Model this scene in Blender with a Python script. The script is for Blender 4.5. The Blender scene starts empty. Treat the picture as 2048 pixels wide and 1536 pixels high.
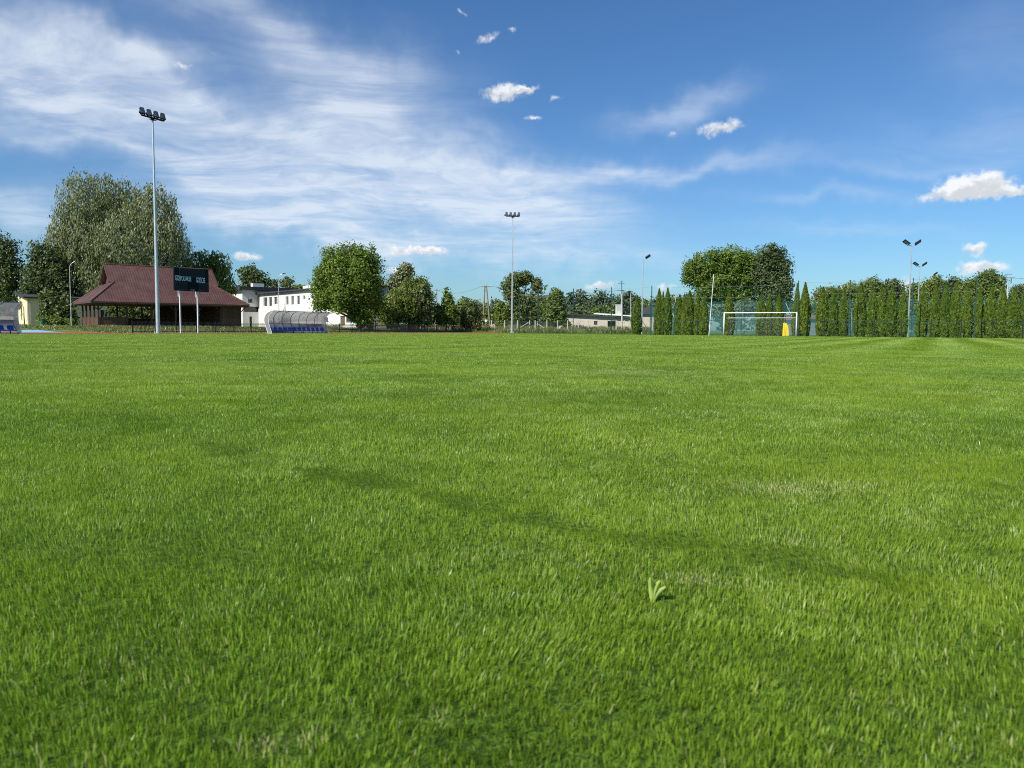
import bpy, math, random
import numpy as np
from mathutils import Matrix, Vector

S = bpy.context.scene
COL = S.collection
R = math.radians

# ------------------------------------------------------------------ camera
F_PX = 1538.0                      # focal length in pixels of a 2048 px wide frame
CAM_H, PITCH, ROLL = 0.56, R(4.07), R(0.38)
cd = bpy.data.cameras.new('camera')
cam = bpy.data.objects.new('camera', cd)
COL.objects.link(cam)
S.camera = cam
cd.sensor_fit, cd.sensor_width = 'HORIZONTAL', 36.0
cd.lens = 36.0 * F_PX / 2048
cd.clip_start, cd.clip_end = 0.05, 6000
cam.location = (0, 0, CAM_H)
CM = Matrix.Rotation(R(90) - PITCH, 3, 'X') @ Matrix.Rotation(ROLL, 3, 'Z')
cam.rotation_euler = CM.to_euler()
cd.dof.use_dof = True
cd.dof.focus_distance = 9.0
cd.dof.aperture_fstop = 7.0        # a phone's 3.9 mm pupil

# ------------------------------------------------------------------ sky
SUN_AZ, SUN_EL = R(224), R(42)
world = bpy.data.worlds.new('World')
S.world = world
world.use_nodes = True


class NG:
    """small helper to write node graphs as expressions"""
    def __init__(s, nt):
        s.nt = nt

    def n(s, typ, **kw):
        nd = s.nt.nodes.new(typ)
        for k, v in kw.items():
            setattr(nd, k, v)
        return nd

    def put(s, sock, v):
        if hasattr(v, 'links') or hasattr(v, 'is_linked'):
            s.nt.links.new(v, sock)
        elif v is not None:
            if sock.type in ('RGBA',) and len(v) == 3:
                v = (*v, 1)
            sock.default_value = v

    def m(s, op, a, b=None, c=None, clamp=False):
        nd = s.n('ShaderNodeMath', operation=op, use_clamp=clamp)
        for i, v in enumerate((a, b, c)):
            if v is not None:
                s.put(nd.inputs[i], v)
        return nd.outputs[0]

    def v(s, op, a, b=None, out=0):
        nd = s.n('ShaderNodeVectorMath', operation=op)
        s.put(nd.inputs[0], a)
        if b is not None:
            s.put(nd.inputs[3 if op == 'SCALE' else 1], b)
        return nd.outputs[out]

    def sep(s, a):
        nd = s.n('ShaderNodeSeparateXYZ')
        s.put(nd.inputs[0], a)
        return nd.outputs

    def comb(s, x, y, z=0.0):
        nd = s.n('ShaderNodeCombineXYZ')
        for i, v in enumerate((x, y, z)):
            s.put(nd.inputs[i], v)
        return nd.outputs[0]

    def noise(s, vec, scale, detail=4.0, rough=0.55, dist=0.0, col=False):
        nd = s.n('ShaderNodeTexNoise')
        s.put(nd.inputs['Vector'], vec)
        nd.inputs['Scale'].default_value = scale
        nd.inputs['Detail'].default_value = detail
        nd.inputs['Roughness'].default_value = rough
        nd.inputs['Distortion'].default_value = dist
        return nd.outputs[1 if col else 0]

    def ramp(s, v, lo, hi, a=0.0, b=1.0):
        nd = s.n('ShaderNodeMapRange', interpolation_type='SMOOTHSTEP')
        s.put(nd.inputs[0], v)
        for i, q in enumerate((lo, hi, a, b)):
            s.put(nd.inputs[1 + i], q)
        return nd.outputs[0]

    def mix(s, f, a, b, blend='MIX'):
        nd = s.n('ShaderNodeMix', data_type='RGBA', blend_type=blend)
        s.put(nd.inputs[0], f)
        s.put(nd.inputs[6], a)
        s.put(nd.inputs[7], b)
        return nd.outputs[2]


def ray(px, py):
    return CM @ Vector(((px - 1024) / F_PX, -(py - 768) / F_PX, -1.0))


def P(px, py, Y):
    d = ray(px, py)
    return Vector((0, 0, CAM_H)) + d * (Y / d.y)


def G(px, py):
    d = ray(px, py)
    return Vector((0, 0, CAM_H)) + d * (-CAM_H / d.z)


def build_sky():
    nt = world.node_tree
    g = NG(nt)
    bg = nt.nodes['Background']
    sk = g.n('ShaderNodeTexSky', sky_type='NISHITA', sun_disc=False)
    sk.sun_elevation, sk.sun_rotation = SUN_EL, SUN_AZ
    sk.altitude, sk.air_density, sk.dust_density, sk.ozone_density = 200, 1.0, 0.9, 3.0
    d = g.v('NORMALIZE', g.n('ShaderNodeTexCoord').outputs['Generated'])
    x, y, z = g.sep(d)
    az = g.m('ARCTAN2', x, y)
    el = g.m('ARCSINE', z)
    ae = g.comb(az, el)
    # cloud sheets live on a plane high overhead
    zz = g.m('ADD', g.m('MAXIMUM', z, 0.0), 0.10)
    pl = g.comb(g.m('DIVIDE', x, zz), g.m('DIVIDE', y, zz), 0.0)
    wob = g.v('SCALE', g.v('SUBTRACT', g.noise(pl, 1.1, 3, 0.5, 0, True), (0.5, 0.5, 0.5)), 0.9)
    plw = g.v('ADD', pl, wob)
    rot = g.n('ShaderNodeMapping')
    g.put(rot.inputs[0], plw)
    rot.inputs['Rotation'].default_value = (0, 0, R(-28))
    rot.inputs['Scale'].default_value = (0.55, 1.7, 1)
    n1 = g.noise(rot.outputs[0], 2.2, 8, 0.62, 0.3)
    n2 = g.noise(plw, 7.0, 6, 0.6, 0.2)
    ae_w = g.v('ADD', ae, g.v('SCALE', g.v('SUBTRACT', g.noise(ae, 9.0, 4, 0.55, 0, True), (0.5, 0.5, 0.5)), 0.10))

    def blob(vec, px, py, rx, ry, rot_deg, amp):
        v = ray(px, py).normalized()
        a0, e0 = math.atan2(v.x, v.y), math.asin(v.z)
        mp = g.n('ShaderNodeMapping', vector_type='TEXTURE')
        g.put(mp.inputs[0], vec)
        mp.inputs['Location'].default_value = (a0, e0, 0)
        mp.inputs['Rotation'].default_value = (0, 0, -R(rot_deg))
        mp.inputs['Scale'].default_value = (rx / F_PX, ry / F_PX, 1)
        q = g.v('DOT_PRODUCT', mp.outputs[0], mp.outputs[0], out=1)
        return g.m('MULTIPLY', g.m('EXPONENT', g.m('MULTIPLY', q, -1.0)), amp)

    sheet = [(40, 120, 190, 70, 14, 1.0), (240, 190, 190, 75, 25, .85), (400, 270, 230, 75, 22, .9),
             (235, 75, 90, 32, 22, .75), (560, 335, 260, 85, 14, .9), (720, 235, 150, 85, -18, .85),
             (650, 120, 170, 60, 12, .55), (500, 35, 170, 36, 10, .5), (860, 375, 270, 65, 9, .95),
             (1040, 425, 190, 52, 10, .85), (1100, 352, 300, 24, -2, .55), (1300, 342, 260, 16, -2, .4),
             (530, 440, 190, 26, 8, .75), (710, 478, 220, 24, 10, .7), (1010, 507, 300, 22, 2, .6),
             (40, 420, 120, 40, 8, .75), (110, 266, 210, 18, 4, .4), (1360, 214, 110, 24, -8, .55),
             (2010, 265, 170, 50, 5, .28), (1640, 400, 130, 14, 3, .33), (2010, 90, 130, 60, 12, .16),
             (1700, 468, 150, 12, 4, .25), (820, 295, 210, 70, 18, .55), (1850, 330, 220, 14, 2, .2)]
    acc = None
    for b in sheet:
        o = blob(ae_w, *b)
        acc = o if acc is None else g.m('ADD', acc, o)
    acc = g.m('MINIMUM', acc, 1.15)
    tex = g.m('ADD', g.m('MULTIPLY', g.ramp(n1, 0.22, 0.78), 0.72), g.m('MULTIPLY', g.ramp(n2, 0.25, 0.8), 0.36))
    cirrus = g.m('MULTIPLY', acc, g.m('ADD', g.m('MULTIPLY', tex, 0.85), 0.24), clamp=True)
    cirrus = g.m('MULTIPLY', cirrus, 0.78)

    puffs = [(1008, 183, 44, 15, -6, 1), (1055, 177, 24, 6, -14, .8), (1112, 195, 17, 7, 0, .62), (1066, 235, 20, 7, -8, .62),
             (1440, 256, 44, 13, -8, .9), (1345, 270, 9, 6, 0, .55), (1905, 383, 52, 14, -8, 1.1), (1958, 368, 46, 20, 6, 1.25),
             (2030, 380, 28, 9, 4, .9), (1950, 497, 24, 9, 0, .95), (1963, 534, 42, 13, -2, 1.0), (820, 500, 60, 10, 2, .95),
             (870, 502, 20, 9, 0, .8), (492, 514, 36, 11, 0, .75), (975, 76, 26, 9, -12, .6), (925, 26, 14, 6, 10, .5),
             (1028, 57, 12, 7, 0, .55), (1200, 572, 46, 9, -8, .8), (800, 543, 44, 9, -4, .85), (1810, 566, 34, 9, 0, .8),
             (915, 104, 8, 5, 0, .45), (362, 132, 22, 8, 6, .55), (425, 106, 12, 6, 0, .45), (1330, 575, 22, 7, 0, .7)]
    ae_p = g.v('ADD', ae, g.v('SCALE', g.v('SUBTRACT', g.noise(ae, 60.0, 4, 0.6, 0, True), (0.5, 0.5, 0.5)), 0.020))
    acc2 = lit = None
    for b in puffs:
        o = blob(ae_p, *b)
        acc2 = o if acc2 is None else g.m('ADD', acc2, o)
        up = blob(ae_p, b[0] - 0.1 * b[2], b[1] - 0.45 * b[3], b[2], b[3], b[4], b[5])
        lit = up if lit is None else g.m('ADD', lit, up)
    pn = g.noise(ae, 75.0, 6, 0.62)
    cum = g.ramp(g.m('ADD', acc2, g.m('MULTIPLY', g.m('SUBTRACT', pn, 0.5), 1.5)), 0.15, 1.0)
    cum = g.m('MULTIPLY', cum, g.ramp(acc2, 0.05, 0.6))
    pn2 = g.noise(g.v('ADD', ae, (-0.006, 0.012, 0.0)), 75.0, 6, 0.62)
    shade = g.ramp(g.m('ADD', g.m('SUBTRACT', lit, acc2), g.m('MULTIPLY', g.m('SUBTRACT', pn, pn2), 1.6)), -0.45, 0.30)
    sky = g.mix(1.0, sk.outputs[0], SKY_TINT, 'MULTIPLY')
    # thicker, brighter air low down
    low = g.m('EXPONENT', g.m('MULTIPLY', g.m('MAXIMUM', el, 0.0), -7.0))
    sky = g.mix(1.0, sky, g.mix(low, (1.0, 1.0, 1.0), (1.40, 1.24, 1.08)), 'MULTIPLY')
    white = SKY_WHITE
    puff_c = g.mix(shade, tuple(c * 0.72 for c in PUFF), PUFF)
    c1 = g.mix(cirrus, sky, white)
    c2 = g.mix(g.m('MULTIPLY', cum, 0.93), c1, puff_c)
    g.put(bg.inputs[0], c2)
    bg.inputs[1].default_value = 0.076
    world.cycles.sampling_method = 'MANUAL'
    world.cycles.sample_map_resolution = 512


SKY_TINT = (0.55, 0.87, 1.17, 1)
SKY_WHITE = (7.9, 8.6, 9.5, 1)
PUFF = (9.4, 9.6, 10.0)
build_sky()

sl = bpy.data.lights.new('sun', 'SUN')
sl.energy, sl.angle, sl.color = 4.4, R(0.55), (1.0, 0.95, 0.87)
sun = bpy.data.objects.new('sun', sl)
COL.objects.link(sun)
to_sun = Vector((math.sin(SUN_AZ) * math.cos(SUN_EL), math.cos(SUN_AZ) * math.cos(SUN_EL), math.sin(SUN_EL)))
sun.rotation_euler = to_sun.to_track_quat('Z', 'Y').to_euler()
sun.location = (-40, -30, 60)
vs = S.view_settings
vs.view_transform, vs.look, vs.gamma, vs.exposure = 'Standard', 'None', 1.0, 0.45
S.render.film_transparent = False
S.cycles.max_bounces = 8
S.cycles.transparent_max_bounces = 16
S.cycles.diffuse_bounces = 3
S.cycles.use_denoising = False
S.cycles.filter_width = 1.0

# ------------------------------------------------------------------ helpers
random.seed(4)


def tag(o, label=None, cat=None, group=None, kind=None):
    if label:
        o['label'] = label
    if cat:
        o['category'] = cat
    if group:
        o['group'] = group
    if kind:
        o['kind'] = kind
    return o


def thing(name, label, cat, loc=(0, 0, 0), rz=0.0, group=None):
    o = bpy.data.objects.new(name, None)
    o.empty_display_size = 0.3
    COL.objects.link(o)
    o.location = loc
    o.rotation_euler = (0, 0, rz)
    return tag(o, label, cat, group)


def link(name, me, mat, parent=None):
    o = bpy.data.objects.new(name, me)
    if mat is not None and not me.materials:
        me.materials.append(mat)
    COL.objects.link(o)
    if parent is not None:
        o.parent = parent
    return o


def dup(o, parent=None):
    c = o.copy()
    COL.objects.link(c)
    c.parent = parent
    for ch in list(o.children):
        dup(ch, c)
    return c


class MB:
    def __init__(s):
        s.v, s.f = [], []

    def add(s, vs_, fs):
        n = len(s.v)
        s.v += [tuple(p) for p in vs_]
        s.f += [tuple(n + i for i in f) for f in fs]
        return s

    def box(s, x0, x1, y0, y1, z0, z1):
        v = [(x, y, z) for z in (z0, z1) for y in (y0, y1) for x in (x0, x1)]
        return s.add(v, [(0, 2, 3, 1), (4, 5, 7, 6), (0, 1, 5, 4), (2, 6, 7, 3), (0, 4, 6, 2), (1, 3, 7, 5)])

    def obox(s, mat, hx, hy, hz):
        v = [mat @ Vector((x * hx, y * hy, z * hz)) for z in (-1, 1) for y in (-1, 1) for x in (-1, 1)]
        return s.add(v, [(0, 2, 3, 1), (4, 5, 7, 6), (0, 1, 5, 4), (2, 6, 7, 3), (0, 4, 6, 2), (1, 3, 7, 5)])

    def tube(s, p0, p1, r0, r1=None, n=8, cap=True):
        r1 = r0 if r1 is None else r1
        p0, p1 = Vector(p0), Vector(p1)
        ax = (p1 - p0)
        if ax.length < 1e-6:
            return s
        ax.normalize()
        u = ax.cross(Vector((0, 0, 1)) if abs(ax.z) < .95 else Vector((1, 0, 0))).normalized()
        w = ax.cross(u)
        v = []
        for p, r in ((p0, r0), (p1, r1)):
            for i in range(n):
                a = 2 * math.pi * i / n
                v.append(p + u * (r * math.cos(a)) + w * (r * math.sin(a)))
        f = [(i, (i + 1) % n, n + (i + 1) % n, n + i) for i in range(n)]
        if cap:
            f += [tuple(range(n))[::-1], tuple(range(n, 2 * n))]
        return s.add(v, f)

    def path(s, pts, r, n=6):
        for i in range(len(pts) - 1):
            ra = r[i] if isinstance(r, (list, tuple)) else r
            rb = r[i + 1] if isinstance(r, (list, tuple)) else r
            s.tube(pts[i], pts[i + 1], ra, rb, n)
        return s

    def quad(s, a, b, c, d):
        return s.add([a, b, c, d], [(0, 1, 2, 3)])

    def slab(s, a, b, c, d, t):
        """a quad with thickness t below its face"""
        a, b, c, d = map(Vector, (a, b, c, d))
        nn = (b - a).cross(d - a).normalized() * t
        v = [a, b, c, d, a - nn, b - nn, c - nn, d - nn]
        return s.add(v, [(0, 1, 2, 3), (7, 6, 5, 4), (0, 4, 5, 1), (1, 5, 6, 2), (2, 6, 7, 3), (3, 7, 4, 0)])

    def prism(s, poly, axis, a, b):
        """polygon in the plane across axis ('x' : (y,z), 'y' : (x,z), 'z' : (x,y))"""
        def mk(p, q):
            return {'x': (q, p[0], p[1]), 'y': (p[0], q, p[1]), 'z': (p[0], p[1], q)}[axis]
        n = len(poly)
        v = [mk(p, a) for p in poly] + [mk(p, b) for p in poly]
        f = [tuple(range(n))[::-1], tuple(range(n, 2 * n))]
        f += [(i, (i + 1) % n, n + (i + 1) % n, n + i) for i in range(n)]
        return s.add(v, f)

    def mesh(s, name, smooth=False):
        me = bpy.data.meshes.new(name)
        me.from_pydata(s.v, [], s.f)
        me.update()
        if smooth:
            me.shade_smooth()
        return me

    def build(s, name, mat, parent=None, smooth=False):
        return link(name, s.mesh(name, smooth), mat, parent)


def np_mesh(name, V, nper, attr=None, faces=None):
    """mesh of equal polygons; V (N, nper, 3) with faces = None, or V (M,3) with faces (list of index arrays of equal width)"""
    me = bpy.data.meshes.new(name)
    if faces is None:
        n = V.shape[0]
        V = V.reshape(-1, 3)
        idx = np.arange(n * nper, dtype=np.int32)
        start = np.arange(n, dtype=np.int32) * nper
    else:
        idx = np.concatenate([f.reshape(-1) for f in faces]).astype(np.int32)
        tot = np.concatenate([np.full(len(f), f.shape[1], np.int32) for f in faces])
        start = np.concatenate([[0], np.cumsum(tot)[:-1]]).astype(np.int32)
    me.vertices.add(len(V))
    me.vertices.foreach_set('co', V.astype(np.float32).reshape(-1))
    me.loops.add(len(idx))
    me.loops.foreach_set('vertex_index', idx)
    me.polygons.add(len(start))
    me.polygons.foreach_set('loop_start', start)
    if attr is not None:
        a = me.attributes.new('tint', 'FLOAT', 'POINT')
        a.data.foreach_set('value', attr.astype(np.float32).reshape(-1))
    me.update()
    return me


# ------------------------------------------------------------------ materials
MATS = {}


def mat(name, col, rough=0.7, metal=0.0, vary=0.12, scale=3.0, bump=0.0, spec=0.3, trans=0.0, stain=0.0):
    """plain painted / stone / metal surface with uneven tone"""
    if name in MATS:
        return MATS[name]
    m = bpy.data.materials.new(name)
    m.use_nodes = True
    g = NG(m.node_tree)
    b = m.node_tree.nodes['Principled BSDF']
    co = g.n('ShaderNodeTexCoord').outputs['Object']
    n = g.noise(co, scale, 5, 0.6)
    c = g.mix(g.ramp(n, 0.3, 0.7), tuple(x * (1 - vary) for x in col), tuple(min(1, x * (1 + vary)) for x in col))
    if stain:
        mp = g.n('ShaderNodeMapping')
        g.put(mp.inputs[0], co)
        mp.inputs['Scale'].default_value = (1.6, 1.6, 0.22)
        st = g.ramp(g.noise(mp.outputs[0], 1.3, 5, 0.65), 0.52, 0.75)
        c = g.mix(g.m('MULTIPLY', st, stain), c, tuple(x * 0.45 for x in col))
    g.put(b.inputs['Base Color'], c)
    b.inputs['Roughness'].default_value = rough
    b.inputs['Metallic'].default_value = metal
    b.inputs['Specular IOR Level'].default_value = spec
    if bump:
        bp = g.n('ShaderNodeBump')
        bp.inputs['Strength'].default_value = bump
        bp.inputs['Distance'].default_value = 0.02
        g.put(bp.inputs['Height'], g.noise(co, scale * 12, 4, 0.6))
        g.put(b.inputs['Normal'], bp.outputs[0])
    if trans:
        out = m.node_tree.nodes['Material Output']
        tr = g.n('ShaderNodeBsdfTransparent')
        mx = g.n('ShaderNodeMixShader')
        mx.inputs[0].default_value = trans
        g.put(mx.inputs[1], b.outputs[0])
        g.put(mx.inputs[2], tr.outputs[0])
        g.put(out.inputs[0], mx.outputs[0])
    MATS[name] = m
    return m


def leaf_mat(name, dark, light, translucent=0.35, rough=0.5, gloss=0.06, odd=None):
    if name in MATS:
        return MATS[name]
    m = bpy.data.materials.new(name)
    m.use_nodes = True
    nt = m.node_tree
    nt.nodes.clear()
    g = NG(nt)
    at = g.n('ShaderNodeAttribute', attribute_name='tint').outputs['Fac']
    c = g.mix(at, dark, light)
    if odd:
        c = g.mix(g.ramp(at, 0.90, 0.99), c, odd)
    rnd = g.n('ShaderNodeObjectInfo').outputs['Random']
    c = g.mix(1.0, c, g.mix(rnd, (0.86, 0.92, 1.0), (1.16, 1.08, 0.9)), 'MULTIPLY')
    df = g.n('ShaderNodeBsdfDiffuse')
    g.put(df.inputs[0], c)
    tl = g.n('ShaderNodeBsdfTranslucent')
    g.put(tl.inputs[0], g.mix(1.0, c, (1.15, 1.2, 0.55), 'MULTIPLY'))
    mx = g.n('ShaderNodeMixShader')
    mx.inputs[0].default_value = translucent
    g.put(mx.inputs[1], df.outputs[0])
    g.put(mx.inputs[2], tl.outputs[0])
    gl = g.n('ShaderNodeBsdfGlossy')
    gl.inputs['Roughness'].default_value = rough
    gl.inputs[0].default_value = (1, 1, 1, 1)
    mx2 = g.n('ShaderNodeMixShader')
    mx2.inputs[0].default_value = gloss
    g.put(mx2.inputs[1], mx.outputs[0])
    g.put(mx2.inputs[2], gl.outputs[0])
    out = g.n('ShaderNodeOutputMaterial')
    g.put(out.inputs[0], mx2.outputs[0])
    MATS[name] = m
    return m


def mesh_mat(name, col, cell, wire, extra=0.0):
    """a woven net: opaque threads on a grid, clear holes"""
    m = bpy.data.materials.new(name)
    m.use_nodes = True
    g = NG(m.node_tree)
    b = m.node_tree.nodes['Principled BSDF']
    b.inputs['Base Color'].default_value = (*col, 1)
    b.inputs['Roughness'].default_value = 0.8
    uv = g.sep(g.n('ShaderNodeTexCoord').outputs['Object'])
    mask = None
    for ax in (0, 2):
        fr = g.m('FRACT', g.m('DIVIDE', uv[ax], cell))
        k = g.m('LESS_THAN', fr, wire)
        mask = k if mask is None else g.m('MAXIMUM', mask, k)
    if extra:
        mask = g.m('MAXIMUM', mask, extra)
    tr = g.n('ShaderNodeBsdfTransparent')
    mx = g.n('ShaderNodeMixShader')
    g.put(mx.inputs[0], mask)
    g.put(mx.inputs[1], tr.outputs[0])
    g.put(mx.inputs[2], b.outputs[0])
    g.put(m.node_tree.nodes['Material Output'].inputs[0], mx.outputs[0])
    return m


def sheet_mat(name, col, clear):
    """plastic sheet that lets some light through"""
    m = bpy.data.materials.new(name)
    m.use_nodes = True
    g = NG(m.node_tree)
    b = m.node_tree.nodes['Principled BSDF']
    b.inputs['Base Color'].default_value = (*col, 1)
    b.inputs['Roughness'].default_value = 0.3
    tl = g.n('ShaderNodeBsdfTranslucent')
    tl.inputs[0].default_value = (*col, 1)
    tr = g.n('ShaderNodeBsdfTransparent')
    m1, m2 = g.n('ShaderNodeMixShader'), g.n('ShaderNodeMixShader')
    m1.inputs[0].default_value, m2.inputs[0].default_value = 0.5, clear
    g.put(m1.inputs[1], b.outputs[0])
    g.put(m1.inputs[2], tl.outputs[0])
    g.put(m2.inputs[1], m1.outputs[0])
    g.put(m2.inputs[2], tr.outputs[0])
    g.put(m.node_tree.nodes['Material Output'].inputs[0], m2.outputs[0])
    return m


M_GALV = mat('galvanised_steel', (0.55, 0.58, 0.58), 0.45, 0.6, 0.10, 2.0)
M_DARKMETAL = mat('dark_metal', (0.016, 0.019, 0.028), 0.5, 0.3, 0.2, 6.0)
M_LENS = mat('lamp_glass', (0.16, 0.18, 0.22), 0.15, 0.2, 0.1, 4.0, spec=0.6)
M_WHITE = mat('white_paint', (0.80, 0.80, 0.78), 0.45, 0, 0.04, 2.0)
M_PLASTER = mat('white_plaster', (0.70, 0.69, 0.66), 0.9, 0, 0.04, 0.6, 0.2, stain=0.10)
M_CREAM = mat('cream_plaster', (0.72, 0.62, 0.38), 0.9, 0, 0.06, 0.7, 0.2, stain=0.2)
M_BEIGE = mat('beige_plaster', (0.60, 0.52, 0.42), 0.9, 0, 0.10, 0.7, 0.3, stain=0.3)
M_ROOFDARK = mat('tar_roof', (0.05, 0.052, 0.055), 0.85, 0, 0.2, 1.0)
M_GLASSDARK = mat('dark_glass', (0.03, 0.035, 0.04), 0.12, 0, 0.3, 2.0, spec=0.6)
M_WOOD = mat('dark_wood', (0.085, 0.05, 0.036), 0.75, 0, 0.25, 2.5, 0.3, stain=0.3)
M_WOODLIGHT = mat('brown_boards', (0.14, 0.085, 0.055), 0.75, 0, 0.25, 2.5, 0.3, stain=0.4)
M_CONCRETE = mat('concrete', (0.48, 0.46, 0.40), 0.9, 0, 0.12, 2.0, 0.3)
M_GREENPOST = mat('green_paint', (0.018, 0.06, 0.045), 0.5, 0, 0.15, 3.0)
M_BLACKPAINT = mat('black_paint', (0.014, 0.015, 0.017), 0.5, 0, 0.15, 3.0)
M_BLUESEAT = mat('blue_plastic', (0.012, 0.075, 0.42), 0.35, 0, 0.08, 3.0, spec=0.5)
M_POLY = sheet_mat('smoky_polycarbonate', (0.50, 0.49, 0.47), 0.38)
M_POLYLOW = sheet_mat('grey_panel', (0.42, 0.46, 0.52), 0.12)
M_YELLOW = mat('yellow_vinyl', (0.86, 0.66, 0.025), 0.45, 0, 0.06, 3.0)
M_BARK = mat('bark', (0.11, 0.09, 0.065), 0.95, 0, 0.3, 3.0, 0.6)
M_POLEWOOD = mat('weathered_pole', (0.24, 0.20, 0.15), 0.9, 0, 0.25, 2.0, 0.3)
M_PINKROOF = mat('old_red_tiles', (0.22, 0.09, 0.07), 0.85, 0, 0.25, 2.0)

L_WILLOW = leaf_mat('willow_leaf', (0.113, 0.139, 0.074), (0.301, 0.342, 0.198), 0.28, 0.45, 0.015)
L_ASH = leaf_mat('ash_leaf', (0.076, 0.129, 0.020), (0.235, 0.325, 0.050), 0.35, 0.45, 0.015)
L_MAPLE = leaf_mat('maple_leaf', (0.055, 0.081, 0.029), (0.176, 0.215, 0.075), 0.28, 0.45, 0.015)
L_OLIVE = leaf_mat('olive_leaf', (0.084, 0.117, 0.025), (0.232, 0.296, 0.069), 0.30, 0.45, 0.015)
L_FAR = leaf_mat('far_leaf', (0.079, 0.110, 0.054), (0.172, 0.208, 0.096), 0.25, 0.5, 0.015)
L_HAZYPINE = leaf_mat('hazy_pine_leaf', (0.055, 0.086, 0.056), (0.124, 0.161, 0.090), 0.2, 0.5, 0.015)  # bluish haze of distance put into the leaf colour
L_THUJA = leaf_mat('thuja_spray', (0.055, 0.098, 0.010), (0.195, 0.271, 0.034), 0.25, 0.5, 0.015)
L_WEED = leaf_mat('weed_leaf', (0.30, 0.42, 0.09), (0.46, 0.60, 0.17), 0.25, 0.35, 0.06)


def grass_mat(name, base_d, base_l, straw, big=True):
    m = bpy.data.materials.new(name)
    m.use_nodes = True
    nt = m.node_tree
    nt.nodes.clear()
    g = NG(nt)
    at = g.n('ShaderNodeAttribute', attribute_name='tint').outputs['Fac']
    pos = g.n('ShaderNodeNewGeometry').outputs['Position']
    c = g.mix(g.ramp(at, 0.0, 0.8), base_d, base_l)
    if big:
        nz = g.noise(pos, 0.35, 4, 0.6)
        c = g.mix(g.ramp(nz, 0.35, 0.7, 0.0, 0.55), c, tuple(q * w for q, w in zip(base_l, (1.25, 1.08, 0.9))))
        nz2 = g.noise(pos, 1.7, 3, 0.6)
        c = g.mix(g.ramp(nz2, 0.5, 0.75, 0.0, 0.22), c, tuple(q * w for q, w in zip(base_d, (0.8, 0.95, 1.0))))
    c = g.mix(g.ramp(at, 0.90, 0.96), c, straw)
    df = g.n('ShaderNodeBsdfDiffuse')
    g.put(df.inputs[0], c)
    tl = g.n('ShaderNodeBsdfTranslucent')
    g.put(tl.inputs[0], g.mix(1.0, c, (1.1, 1.2, 0.5), 'MULTIPLY'))
    mx = g.n('ShaderNodeMixShader')
    mx.inputs[0].default_value = 0.38
    g.put(mx.inputs[1], df.outputs[0])
    g.put(mx.inputs[2], tl.outputs[0])
    gl = g.n('ShaderNodeBsdfGlossy')
    gl.inputs['Roughness'].default_value = 0.42
    mx2 = g.n('ShaderNodeMixShader')
    mx2.inputs[0].default_value = 0.045
    g.put(mx2.inputs[1], mx.outputs[0])
    g.put(mx2.inputs[2], gl.outputs[0])
    out = g.n('ShaderNodeOutputMaterial')
    g.put(out.inputs[0], mx2.outputs[0])
    return m


M_GRASS = grass_mat('lawn_blades', (0.096, 0.178, 0.010), (0.305, 0.455, 0.042), (0.56, 0.53, 0.26))
M_ROUGHGRASS = grass_mat('rough_grass', (0.10, 0.13, 0.03), (0.24, 0.26, 0.075), (0.42, 0.38, 0.18), False)

# ------------------------------------------------------------------ lie of the land
TD = Vector((0.486, 0.874, 0))          # along the touchline
GD = Vector((0.874, -0.486, 0))         # along the goal line
U = Vector((0.776, 0.630, 0)).normalized()   # along the fronts of the buildings on the left
LAMP0 = Vector((-29.5, 64, 0))
GOAL0 = Vector((25.9, 80, 0))
RZ_T = math.atan2(TD.y, TD.x)
RZ_G = math.atan2(GD.y, GD.x)
RZ_U = math.atan2(U.y, U.x)


def sst(a, b, x):
    t = np.clip((np.asarray(x, float) - a) / (b - a), 0, 1)
    return t * t * (3 - 2 * t)


def oa(x, y):
    """distance outside the lamp line, distance along it"""
    dx, dy = np.asarray(x) - LAMP0.x, np.asarray(y) - LAMP0.y
    return -dx * TD.y + dy * TD.x, dx * TD.x + dy * TD.y


def zt(x, y):
    o, a = oa(x, y)
    z = np.maximum(0.55 * sst(9, 21, o), 0.50 * sst(118, 131, np.asarray(y, float)) * sst(40, 25, np.asarray(x, float)))
    return z


def zt1(x, y):
    return float(zt(x, y))


def ground_px(px, Y):
    """ground point under a picture column at depth Y"""
    d = ray(px, 665)
    x = d.x / d.y * Y
    return Vector((x, Y, zt1(x, Y)))


def on_line(px, o, d):
    """where the sight line of a picture column crosses the line o + t d"""
    q = ray(px, 665)
    r = q.x / q.y
    t = (r * o.y - o.x) / (d.x - r * d.y)
    p = o + d * t
    return Vector((p.x, p.y, zt1(p.x, p.y))), t


def axis_coords(lo, hi, dlo, dhi, step):
    c = list(np.arange(dlo, dhi + 1e-6, step))
    s, x = step, dhi
    while x < hi:
        s *= 1.5
        x += s
        c.append(x)
    s, x = step, dlo
    while x > lo:
        s *= 1.5
        x -= s
        c.insert(0, x)
    return np.array(c)


def vnoise(x, y, seed=0):
    """smooth value noise, 0..1"""
    xi, yi = np.floor(x).astype(np.int64), np.floor(y).astype(np.int64)
    fx, fy = x - xi, y - yi
    fx, fy = fx * fx * (3 - 2 * fx), fy * fy * (3 - 2 * fy)

    def h(a, b):
        k = (a * 374761393 + b * 668265263 + seed * 1442695041) & 0x7fffffff
        k = ((k ^ (k >> 13)) * 1274126177) & 0x7fffffff
        return ((k ^ (k >> 16)) & 0xffff) / 65535.0
    return (h(xi, yi) * (1 - fx) + h(xi + 1, yi) * fx) * (1 - fy) + (h(xi, yi + 1) * (1 - fx) + h(xi + 1, yi + 1) * fx) * fy


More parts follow.
